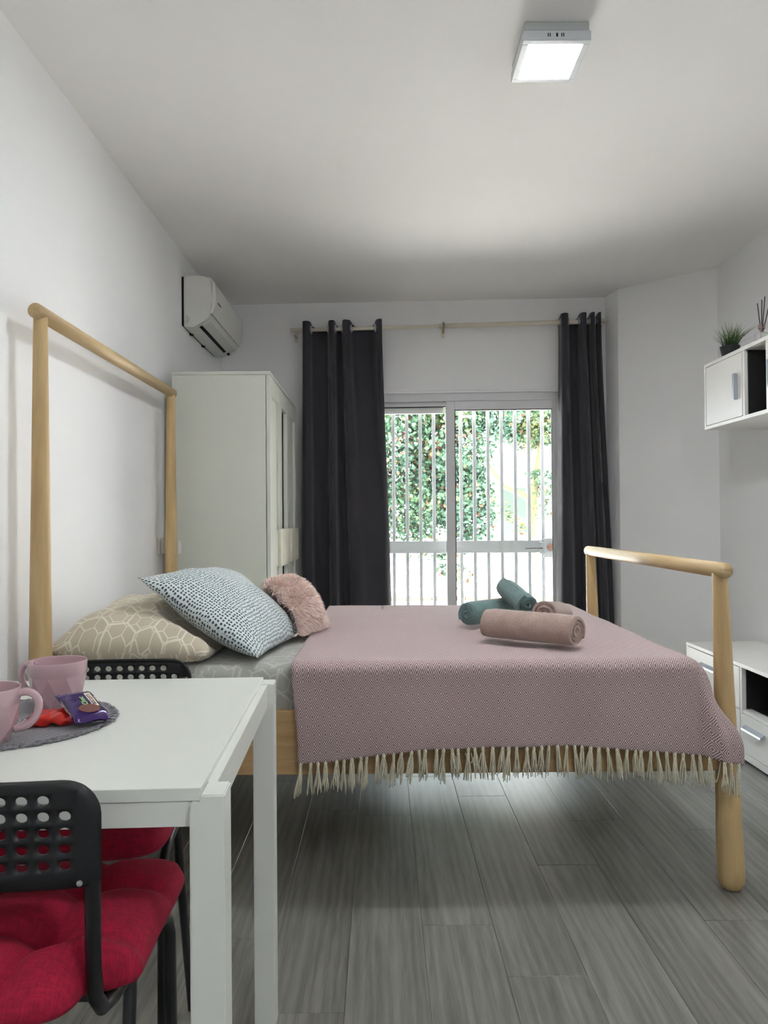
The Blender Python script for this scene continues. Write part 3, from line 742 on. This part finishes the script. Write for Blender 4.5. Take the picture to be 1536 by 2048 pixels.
topL = [(-.525, -.035), (-.505, -.05), (-.478, -.03), (-.465, .02), (-.43, .042), (-.37, .04), (-.352, .005), (-.342, -.035), (-.325, -.05), (-.308, -.035), (-.300, .01), (-.28, .04), (-.262, .035), (-.252, -.005), (-.245, -.04), (-.23, -.05), (-.205, -.035), (-.185, .015), (-.15, .04), (-.06, .04), (-.03, .012), (-.012, -.03), (.005, -.045), (.022, -.035)]
botL = [(-.545, -.02), (-.52, -.06), (-.475, -.05), (-.455, .02), (-.41, .05), (-.365, .03), (-.35, .0), (-.338, -.05), (-.318, -.065), (-.30, -.05), (-.285, .01), (-.25, .045), (-.215, .03), (-.20, -.01), (-.19, -.05), (-.16, -.072), (-.12, -.078), (-.08, -.07), (-.04, -.065), (0, -.06), (.03, -.05), (.05, -.03), (.065, 0), (.075, .03)]
curtain('wide charcoal eyelet curtain left of the window beside the wardrobe', topL, botL, 2.5, .04, 1)
topR = [(1.238, .03), (1.245, .0), (1.25, -.035), (1.27, -.05), (1.292, -.03), (1.30, .02), (1.325, .042), (1.36, .03), (1.37, -.005), (1.38, -.04), (1.40, -.05), (1.415, -.03), (1.42, .01), (1.43, .035), (1.44, .01), (1.445, -.03), (1.46, -.05), (1.472, -.03), (1.478, .01), (1.485, .03), (1.492, .0), (1.498, -.035), (1.51, -.045)]
botR = [(1.205, .04), (1.215, .0), (1.235, -.05), (1.275, -.07), (1.31, -.04), (1.33, .02), (1.36, .05), (1.395, .03), (1.405, -.01), (1.42, -.055), (1.45, -.07), (1.475, -.04), (1.48, .01), (1.49, .04), (1.505, .01), (1.51, -.035), (1.53, -.06), (1.548, -.035), (1.553, .01), (1.56, .035), (1.567, .0), (1.572, -.03), (1.578, -.04)]
curtain('narrow bunched charcoal curtain right of the window in the corner', topR, botR, 2.5, .04, 4)
# ---------------------------------------------------------------- wall shelf unit
sh = thing('wall_cabinet', 'white wall cabinet with doors and a black open niche on the right wall', 'cabinet', (1.9, 3.4, 1.61))
SX, SB, ST_, SY1, SY0 = 1.75, 1.611, 1.962, 4.035, 2.75
obj('top_panel', bx(SX, XR, SY0, SY1, ST_-.018, ST_, bev=.0015), white_lac2, sh)
obj('bottom_panel', bx(SX, XR, SY0, SY1, SB, SB+.018, bev=.0015), white_lac2, sh)
for y in (SY1-.018, 3.595, 3.375, SY0): obj('side_panel', bx(SX+(0 if y in (SY1-.018, SY0) else .004), XR-.008, y, y+.018, SB+.018, ST_-.018), white_lac2, sh)
obj('back_panel', bx(XR-.10, XR-.002, SY0+.02, SY1-.02, SB+.018, ST_-.018), dark_in, sh)
obj('niche_side', bx(SX+.020, XR-.102, 3.588, 3.595, SB+.019, ST_-.019), dark_in, sh)
obj('niche_floor', bx(SX+.030, XR-.102, 3.394, 3.588, SB+.018, SB+.021), dark_in, sh)
for (a, c, hh) in ((3.617, SY1-.021, 3.66), (SY0+.02, 3.388, 3.33)):
    d = obj('door', bx(SX+.002, SX+.018, a, c, SB+.021, ST_-.021, bev=.001), white_lac2, sh)
    obj('handle', bx(SX-.020, SX+.002, hh, hh+.016, SB+.105, SB+.235, bev=.003), alu_handle, d)
# potted grass
pl = thing('potted_grass', 'small artificial grass plant in a black pot on the wall cabinet', 'plant', (1.86, 4.0-.02, ST_))
px, py = 1.855, 3.955
b = NB(); lathe(b, [(0, 0), (.034, 0), (.036, .003), (.050, .078), (.050, .082), (.046, .082), (.044, .07), (0, .068)], 28, (px, py, ST_)); obj('pot', b, black_pl, pl, auto=40)
gm = NT('grass_blade'); gz = gm.n('ShaderNodeSeparateXYZ', {0: gm.coord('Generated')})
gm.set(Base_Color=gm.ramp(gz.outputs[2], [(.1, lin((30, 52, 28))), (.5, lin((84, 116, 56))), (.85, lin((140, 150, 96))), (1, lin((160, 150, 120)))]), Roughness=.5)
rg = random.Random(4); b = NB()
for k in range(190):
    a = rg.uniform(0, 2*PI); r0 = .036*math.sqrt(rg.random()); lean = rg.uniform(.1, 1)*(.35+r0/.036*.7); L = rg.uniform(.09, .155)
    p = Vector((px+r0*math.cos(a), py+r0*math.sin(a), ST_+.066)); dr = Vector((math.cos(a+rg.gauss(0, .5)), math.sin(a+rg.gauss(0, .5)), 0)); sd = Vector((-dr.y, dr.x, 0)).lerp(dr, rg.random()*.5)
    prev = None
    for i in range(6):
        t = i/5; q = p + dr*L*lean*t**1.6*.95 + Vector((0, 0, L*(t - .42*lean*t*t))); ww = .0026*(1-t)**.7 + .0001
        cur = (b.verts.new(q-sd*ww), b.verts.new(q+sd*ww))
        if prev: b.faces.new((prev[0], prev[1], cur[1], cur[0]))
        prev = cur
gs = obj('grass', b, gm.m, pl); gs['kind'] = 'stuff'
# reed diffuser
rd = thing('reed_diffuser', 'glass reed diffuser with dark sticks on the wall cabinet', 'diffuser', (1.87, 3.64, ST_))
dx_, dy_ = 1.86, 3.635
gb = NT('bottle_glass'); gb.set(Base_Color=(.86, .82, .84, 1), Roughness=.12, Transmission_Weight=.45, IOR=1.3)
b = NB(); box(b, dx_-.024, dx_+.024, dy_-.024, dy_+.024, ST_, ST_+.075, bev=.006, seg=3); bot = obj('bottle', b, gb.m, rd, auto=40)
b = NB(); box(b, dx_-.012, dx_+.0242, dy_-.0246, dy_-.024, ST_+.014, ST_+.064); obj('label', b, plain('mint_label', (188, 206, 186), .6), bot)
b = NB(); lathe(b, [(0, .075), (.012, .075), (.009, .082), (.009, .094), (.016, .094), (.016, .114), (.006, .114), (0, .112)], 20, (dx_, dy_, ST_)); obj('collar', b, plain('taupe_collar', (150, 132, 128), .4), rd, auto=40)
stick = plain('dark_reed', (70, 42, 46), .8)
for ax_, ay_ in ((.012, .060), (.005, .004), (-.01, -.055), (.03, -.03)):
    b = NB(); tube(b, [(dx_-ax_*.1, dy_-ay_*.1, ST_+.03), (dx_+ax_, dy_+ay_, ST_+.238 - abs(.2*ax_))], .0022, 6); obj('reed', b, stick, rd)
# ---------------------------------------------------------------- tv stand
tv = thing('tv_stand', 'low white media cabinet with drawers and a black niche along the right wall', 'cabinet', (1.88, 3.3, 0))
TX, TT, TY1, TY0 = 1.68, .455, 4.146, 2.45
obj('top_panel', bx(TX, XR-.005, TY0, TY1, TT-.018, TT, bev=.0015), white_lac2, tv)
obj('bottom_panel', bx(TX+.002, XR-.008, TY0, TY1, .012, .045, bev=.0015), white_lac2, tv)
for y in (TY1-.018, 3.512, 2.93, TY0): obj('side_panel', bx(TX+.002, XR-.008, y, y+.018, .045, TT-.018), white_lac2, tv)
obj('back_panel', bx(XR-.02, XR-.008, TY0+.02, TY1-.02, .045, TT-.018), dark_in, tv)
obj('shelf', bx(TX+.004, XR-.02, 2.95, 3.51, .225, .24), white_lac2, tv)
obj('niche_lining', bx(TX+.05, XR-.02, 2.949, 3.511, .2405, .244), dark_in, tv)
b = NB(); box(b, TX+.022, XR-.02, 3.506, 3.5118, .244, TT-.02); obj('niche_side', b, dark_in, tv)
def drawer(y0, y1, z0, z1, hy0, hy1, hz):
    d = obj('drawer', bx(TX-.0, TX+.016, y0, y1, z0, z1, bev=.001), white_lac2, tv)
    b = NB(); prism(b, [(TX, hz+.014), (TX-.022, hz+.002), (TX-.024, hz-.006), (TX-.018, hz-.006), (TX-.012, hz+.002), (TX, hz+.006)], hy0, hy1, 'y')
    obj('handle', b, alu_handle, d)
drawer(3.532, TY1-.02, .24, TT-.022, 3.76, 3.955, .365); drawer(3.532, TY1-.02, .048, .236, 3.76, 3.955, .17)
drawer(2.95, 3.508, .048, .222, 3.30, 3.475, .165)
for a, c in ((2.47, 2.928),): drawer(a, c, .048, TT-.022, 2.6, 2.8, .365)
for y in (TY1-.1, 2.6): obj('foot', bx(TX+.05, XR-.06, y, y+.04, 0, .012), black_pl, tv)
# ---------------------------------------------------------------- dining table
TA = .038
tb = thing('dining_table', 'white square dining table with legs at its outer corners', 'table', (-.5945, 1.35, 0), TA)
ZT = .78
G = Matrix.Diagonal((.9, .9, 1, 1))                   # the furniture's own plan size
obj('tabletop', bx(-.40, .372, -.382, .415, ZT-.018, ZT, bev=.0012), table_m, tb, world=False, M=G)
for sx in (-1, 1):
    for sy in (-1, 1):
        y0, y1 = (-.392, -.332) if sy < 0 else (.362, .422); zt, zi = ZT-.007, ZT-.0185
        b = prism(NB(), [(.357, 0), (.409, 0), (.409, zt), (.3735, zt), (.3735, zi), (.357, zi)], y0, y1, 'y')
        if sx < 0: b.transform(Matrix.Translation((-.028, 0, 0)) @ Matrix.Diagonal((-1, 1, 1, 1)))
        elif sy > 0: b.transform(Matrix.Translation((-.006, 0, 0)))
        bmesh.ops.bevel(b, geom=list(b.edges), offset=.002, segments=2, affect='EDGES')
        obj('leg', b, table_m, tb, world=False, M=G)
obj('apron', bx(-.385, .357, -.380, -.362, ZT-.053, ZT-.0185, bev=.001), table_m, tb, world=False, M=G)
obj('apron', bx(-.385, .357, .392, .410, ZT-.066, ZT-.0185, bev=.001), table_m, tb, world=False, M=G)
obj('apron', bx(.372, .388, -.332, .362, ZT-.058, ZT-.008, bev=.001), table_m, tb, world=False, M=G)
obj('apron', bx(-.42, -.404, -.332, .362, ZT-.058, ZT-.008, bev=.001), table_m, tb, world=False, M=G)
# ---------------------------------------------------------------- chairs
def backrest_bm():
    """perforated plastic panel: square cells, each with a round hole"""
    b = NB(); px_, pz_, rh = .0276, .0225, .0082; nc, nr = 12, 5
    X_, Z_ = nc*px_/2, .655; Vc = {}
    def v(x, z):
        k = (round(x, 5), round(z, 5))
        if k not in Vc: Vc[k] = b.verts.new((x, 0, z))
        return Vc[k]
    for r_ in range(nr):
        for c_ in range(nc):
            x0, z0 = -X_+c_*px_, Z_+r_*pz_; cx_, cz_ = x0+px_/2, z0+pz_/2
            ring = [(x0+px_*i/3, z0) for i in range(3)] + [(x0+px_, z0+pz_*i/3) for i in range(3)] + [(x0+px_-px_*i/3, z0+pz_) for i in range(3)] + [(x0, z0+pz_-pz_*i/3) for i in range(3)]
            vo = [v(*p) for p in ring]
            if r_ == nr-1 and c_ in (0, nc-1): b.faces.new(vo); continue
            vi = [b.verts.new((cx_+rh*math.cos(-3*PI/4+2*PI*i/12), 0, cz_+rh*.9*math.sin(-3*PI/4+2*PI*i/12))) for i in range(12)]
            for i in range(12): b.faces.new((vo[i], vo[(i+1) % 12], vi[(i+1) % 12], vi[i]))
    # solid border out to a rounded outline
    W2, ZB, ZTp, RC = .1945, .632, .779, .048
    Zt = Z_+nr*pz_
    inner = [(-X_+px_*i/3, Z_) for i in range(nc*3)] + [(X_, Z_+pz_*i/3) for i in range(nr*3)] + [(X_-px_*i/3, Zt) for i in range(nc*3)] + [(-X_, Zt-pz_*i/3) for i in range(nr*3)]
    def outline(x, z):
        dx, dz = x, z-.715; s = 99
        # cast from the centre to the rounded rectangle
        lo, hi = 1.0, 6.0
        def inside(k):
            X, Zq = dx*k, .715+dz*k
            if abs(X) > W2 or Zq < ZB or Zq > ZTp: return False
            if Zq > ZTp-RC and abs(X) > W2-RC and math.hypot(abs(X)-W2+RC, Zq-ZTp+RC) > RC: return False
            if Zq < ZB+.012 and abs(X) > W2-.012 and math.hypot(abs(X)-W2+.012, Zq-ZB-.012) > .012: return False
            return True
        for _ in range(30):
            m = (lo+hi)/2
            if inside(m): lo = m
            else: hi = m
        return dx*lo, .715+dz*lo
    vi = [v(*p) for p in inner]; n = len(inner)
    oc = [outline(*p) for p in inner]
    vm = [b.verts.new((o_[0]-(o_[0]-p[0])*.25, -.002, o_[1]-(o_[1]-p[1])*.25)) for o_, p in zip(oc, inner)]
    vo = [b.verts.new((o_[0], .007, o_[1])) for o_ in oc]
    for i in range(n):
        j = (i+1) % n; b.faces.new((vi[i], vi[j], vm[j], vm[i])); b.faces.new((vm[i], vm[j], vo[j], vo[i]))
    for q in b.verts: q.co.y += -.190 + .35*(q.co.x**2) - (q.co.z-.63)*.12*0
    return b
def CZ(bm, hs=.9):
    for v in bm.verts:
        z = v.co.z; v.co = Vector((v.co.x*.93, v.co.y*.9, z*1.185 if z < .4 else .474 + (z-.4)*.9))
    return bm
def make_chair(label, loc, rz):
    t = thing('dining_chair', label, 'chair', loc, rz, None)
    o = obj('backrest', CZ(backrest_bm()), black_pl, t, world=False, smooth=True)
    sm = o.modifiers.new('thick', 'SOLIDIFY'); sm.thickness = .005; sm.offset = 0
    for s in (-1, 1):
        b = NB(); lathe(b, [(0, 0), (.0045, 0), (.004, .002), (0, .0025)], 12, M=Matrix.Translation((s*.172, -.185, .642)) @ Matrix.Rotation(PI/2, 4, 'X')); obj('screw', CZ(b), steel, o)
        pts = [(s*.178, -.168, .735), (s*.183, -.168, .66), (s*.184, -.168, .52), (s*.184, -.160, .47), (s*.186, -.140, .443), (s*.188, -.10, .432), (s*.196, .10, .425), (s*.199, .145, .420), (s*.200, .170, .405), (s*.201, .183, .38), (s*.203, .20, .0)]
        b = NB(); tube(b, pts, .0110, 12); obj('side_frame', CZ(b), black_metal, t, world=False, smooth=True)
        b = NB(); tube(b, [(s*.189, -.01, .428), (s*.190, -.03, .40), (s*.192, -.07, .2), (s*.194, -.16, .0)] if False else [(s*.189, .0, .428), (s*.190, -.02, .405), (s*.192, -.045, .3), (s*.194, -.17, .0)], .0105, 12); obj('leg', CZ(b), black_metal, t, world=False, smooth=True)
    b = NB(); box(b, -.185, .185, -.115, .19, .432, .447, bev=.006); obj('seat', CZ(b), black_pl, t, world=False)
    return t
def make_seat_pad(label, loc, rz, seed):
    b = NB(); n = 56; S = .198; base = .5165
    tuf = [(-.36, -.36), (.36, -.36), (-.36, .36), (.36, .36)]
    def P(u, v, top):
        x, y = 2*u-1, 2*v-1; mx = max(abs(x), abs(y), 1e-6); rho = max(mx, (abs(x)**7+abs(y)**7)**(1/7)); x, y = x*mx/rho, y*mx/rho
        e = max(0, 1-mx**3.5)**.45
        d = min(math.hypot(x-a, y-c) for a, c in tuf)
        pit = 1-.62*math.exp(-(d/.17)**2); seam = 1
        for a in (-.36, .36):
            seam *= 1-.24*math.exp(-((x-a)/.075)**2); seam *= 1-.24*math.exp(-((y-a)/.075)**2)
        w = 1 + .14*N3(x*2.5+seed, y*2.5, 1)
        X = (S+.010)*x*(1-.04*(1-y*y)); Y = S*y*(1-.04*(1-x*x))
        X *= 1-.30*smooth((-Y-.098)/.024)                              # tucked between the back posts
        Z = base + .026 + (.052*e*pit*seam*w if top else -.026*e)
        return Vector((X, Y, Z + .012*(abs(x)*abs(y))**3))
    V = {}
    for s in (1, 0):
        for j in range(n+1):
            for i in range(n+1):
                V[s, i, j] = V[1, i, j] if (s == 0 and (i in (0, n) or j in (0, n))) else b.verts.new(P(i/n, j/n, s))
        for j in range(n):
            for i in range(n):
                q = [V[s, i, j], V[s, i+1, j], V[s, i+1, j+1], V[s, i, j+1]]; b.faces.new(q if s else q[::-1])
    t = thing('seat_cushion', label, 'cushion', (loc[0], loc[1], base), rz)
    o = obj('pad', b, cushion_m, t, world=False, smooth=True); o.location = (0, 0, -base)
    return t
make_chair('black perforated metal chair in front of the table, back towards the viewer', (-.543, 1.100, 0), .03)
make_seat_pad('tufted crimson seat cushion on the near black chair', (-.525, 1.092, 0), .03, 1)
make_chair('black perforated chair on the far side of the table beside the bed', (-.622, 1.605, 0), PI+.06)
make_seat_pad('tufted crimson seat cushion on the far chair under the table', (-.612, 1.530, 0), PI+.06, 6)
# ---------------------------------------------------------------- things on the table
pm = thing('placemat', 'round grey woven placemat with frayed edge on the white table', 'placemat', (-.6615, 1.3545, ZT))
PR = .1755
k = NT('grey_braid'); sp = k.n('ShaderNodeSeparateXYZ', {0: k.coord('Object')})
kx, ky = k.math('ADD', sp.outputs[0], .6615), k.math('SUBTRACT', sp.outputs[1], 1.3545)
rr_ = k.math('SQRT', k.math('ADD', k.math('MULTIPLY', kx, kx), k.math('MULTIPLY', ky, ky)))
sn = k.math('SINE', k.math('MULTIPLY', rr_, 2*PI/.0075)); nz = k.n('ShaderNodeTexNoise', {'Vector': k.coord(), 'Scale': 320.0, 'Detail': 3.0}).outputs[0]
hh = k.math('ADD', k.math('MULTIPLY', sn, .35), nz)
k.set(Base_Color=k.ramp(hh, [(.2, lin((96, 94, 98))), (.9, lin((160, 158, 162)))]), Roughness=.95); k.bump(hh, .6, .002); mat_m = k.m
b = NB(); lathe(b, [(0, 0), (PR-.012, 0), (PR-.012, .004), (0, .0045)], 72, (-.6615, 1.3545, ZT)); obj('mat', b, mat_m, pm)
rg = random.Random(2); V, Fc = [], []
for i in range(2200):
    a = rg.uniform(0, 2*PI); r0 = PR-.016; L = rg.uniform(.010, .019); da = rg.gauss(0, .05); z0 = ZT+rg.uniform(.001, .004)
    for (r1, aa, ww, zz) in ((r0, a, .0016, z0), (r0+L*.6, a+da*.4, .0013, z0+.002), (r0+L, a+da, .0006, ZT+rg.uniform(.0005, .004))):
        c = Vector((-.6615+r1*math.cos(aa), 1.3545+r1*math.sin(aa), zz)); s = Vector((-math.sin(aa), math.cos(aa), rg.uniform(-.6, .6)))*ww
        V += [c-s, c+s]
    i0 = len(V)-6; Fc += [(i0, i0+1, i0+3, i0+2), (i0+2, i0+3, i0+5, i0+4)]
me = bpy.data.meshes.new('fringe'); me.from_pydata(V, [], Fc); me.materials.append(plain('grey_fringe', (134, 132, 136), .95, var=.3, vscale=120)); o = link('fringe', me, pm); o['kind'] = 'stuff'
def mug(label, loc, ang):
    t = thing('mug', label, 'mug', loc, ang); n = 10; b = NB()
    def ring(r, z, off, m=n): return [b.verts.new((r*math.cos(2*PI*(i+off)/m), r*math.sin(2*PI*(i+off)/m), z)) for i in range(m)]
    A, B_, C_ = ring(.041, 0, 0), ring(.0535, .028, .5), ring(.0590, .066, 0)
    b.faces.new(A[::-1])
    for i in range(n):
        b.faces.new((A[i], A[(i+1) % n], B_[i])); b.faces.new((B_[i], A[(i+1) % n], B_[(i+1) % n]))
        b.faces.new((B_[i], C_[(i+1) % n], C_[i])) ; b.faces.new((B_[i], B_[(i+1) % n], C_[(i+1) % n]))
    D = ring(.0605, .078, 0, 40); ri = [D]
    for i in range(n):
        j = (i+1) % n; k0 = 4*i; seg = [D[(k0+q) % 40] for q in range(5)]
        for q in range(4): b.faces.new((C_[i] if q < 2 else C_[j], seg[q+1], seg[q])) if True else 0
        b.faces.new((C_[i], C_[j], seg[2]))
    prev = D
    for r_, z_ in ((.0608, .092), (.0603, .0955), (.0590, .0965), (.0576, .0955), (.0570, .09), (.0545, .05), (.045, .010), (.03, .006)):
        E_ = ring(r_, z_, 0, 40)
        for i in range(40): b.faces.new((prev[i], prev[(i+1) % 40], E_[(i+1) % 40], E_[i]))
        prev = E_
    b.faces.new(prev)
    b.transform(Matrix.Scale(.9, 4)); obj('cup', b, pink_mug, t, world=False, auto=14)
    pts = cat_rom([(.054, 0, .083), (.070, 0, .0865), (.086, 0, .080), (.093, 0, .063), (.088, 0, .042), (.073, 0, .026), (.050, 0, .019)], 6)
    b = NB(); tube(b, pts, flat=1.25, r=.0058, n=12); b.transform(Matrix.Scale(.9, 4)); obj('handle', b, pink_mug, t, world=False, smooth=True)
    return t
mug('pink faceted mug at the back of the grey placemat, handle to the left', (-.6345, 1.4715, ZT+.0045), PI-.25)
mug('pink faceted mug cut by the left photo edge, handle to the right', (-.650, 1.231, ZT+.0045), .15)
def pack(name, L, W, T, mat, seed, crumple=.0015):
    """flow-wrapped snack with flattened crimped ends, built along local x"""
    b = NB(); nu, nv = 44, 40; uvl = None
    def P(u, v):
        x = (u-.5)*L; e = min(1, (min(u, 1-u))/.22); k = smooth(e)**.6
        a = 2*PI*v; sx, sz = math.cos(a), math.sin(a)
        hw = W/2*(1+.10*(1-k)); hz = lerp(.0009, T/2, k)
        yy = hw*(abs(sx)**.55)*(1 if sx > 0 else -1); zz = hz*(abs(sz)**.75)*(1 if sz > 0 else -1)
        wr = crumple*(N3(x*70+seed, yy*70, zz*60) + 1.2*(1-k)*math.sin(yy*420+seed))
        return Vector((x + (.0015*math.sin(yy*900) if u in (0, 1) else 0), yy + wr*.6, zz + wr + .004*(1-k)*N3(u*3+seed, yy*25, 4)))
    surf(b, nu, nv, P, closed_u=False)
    bmesh.ops.remove_doubles(b, verts=b.verts, dist=1e-6)
    return b
def frame_mat(c, xa, zn):
    x = Vector(xa).normalized(); z = Vector(zn); z = (z - x*z.dot(x)).normalized(); y = z.cross(x)
    return Matrix(((x.x, y.x, z.x, c[0]), (x.y, y.y, z.y, c[1]), (x.z, y.z, z.z, c[2]), (0, 0, 0, 1)))
foil_p = plain('purple_foil', (54, 20, 92), .25, .25, var=.25, vscale=40, coat=.3)
foil_r = plain('red_foil', (196, 40, 30), .25, .2, var=.2, vscale=50, coat=.3)
rp = thing('snack_packet', 'crumpled red foil snack packet between the mugs on the placemat', 'snack', (-.594, 1.31, ZT+.0045))
obj('wrapper', pack('w', .085, .05, .024, foil_r, 5, .0060), foil_r, rp, M=frame_mat((-.583, 1.3275, ZT+.0167), (1, .12, .02), (.1, -.1, 1)) @ Matrix.Scale(.9, 4), smooth=True)
MP = frame_mat((-.534, 1.343, ZT+.0306), (.62, -.66, -.30), (.30, -.25, 1)) @ Matrix.Scale(.9, 4)
pp = thing('snack_packet', 'purple foil biscuit packet lying on the red packet', 'snack', (-.535, 1.34, ZT+.0045))
wrp = obj('wrapper', pack('w', .112, .066, .026, foil_p, 2, .0012), foil_p, pp, M=MP, smooth=True)
def lettering(txt, size, mat, parent, M, x, y, z=.0142, rot=0, name='lettering', bold=.0):
    cu = bpy.data.curves.new('txt', 'FONT'); cu.body = txt; cu.size = size; cu.extrude = .0002; cu.offset = bold; cu.align_x = 'CENTER'; cu.align_y = 'CENTER'
    to_ = bpy.data.objects.new('txt', cu); COL.objects.link(to_); dg = bpy.context.evaluated_depsgraph_get(); dg.update()
    me_ = bpy.data.meshes.new_from_object(to_.evaluated_get(dg)); bpy.data.objects.remove(to_); bpy.data.curves.remove(cu)
    me_.transform(M @ Matrix.Translation((x, y, z)) @ Matrix.Rotation(rot, 4, 'Z')); me_.materials.clear(); me_.materials.append(mat)
    o = link(name, me_, parent); return o
cream = plain('cream_print', (226, 214, 190), .5); lime = plain('lime_print', (150, 196, 120), .5); ink = plain('dark_print', (44, 24, 60), .5); choc = plain('brown_print', (110, 66, 58), .4, var=.25, vscale=120)
b = NB(); box(b, -.030, .022, .010, .0215, .0128, .0136, bev=.0003, seg=1); obj('name_band', b, cream, wrp, M=MP)
lettering('BISCUITS', .0105, ink, wrp, MP, -.004, .0158, .0137, PI, bold=.0002)
lettering('Choc', .0145, lime, wrp, MP, -.002, -.001, .0136, PI, bold=.0003)
lettering('crunchy snack', .0045, cream, wrp, MP, -.004, .0255, .0122, PI)
b = NB(); lathe(b, [(0, 0), (.016, 0), (.016, .0006), (0, .0007)], 20, M=MP @ Matrix.Translation((.028, .000, .0130)) @ Matrix.Scale(1.25, 4, (0, 1, 0))); obj('biscuit_print', b, choc, wrp)
sideM = MP @ Matrix.Translation((0, -.0335, 0)) @ Matrix.Rotation(PI/2, 4, 'X')
lettering('Choc BISCUITS', .0085, cream, wrp, sideM, .004, .001, .0006, PI, name='side_lettering')
# ---------------------------------------------------------------- wall socket by the bed
ws = thing('wall_socket', 'white wall socket box behind the far headboard post', 'socket', (XL, 3.83, 1.02))
obj('plate', bx(XL, XL+.012, 3.79, 3.865, .975, 1.06, bev=.003), plastic_w, ws)
obj('plug', bx(XL+.012, XL+.108, 3.80, 3.85, .975, 1.045, bev=.006), plastic_w, ws)
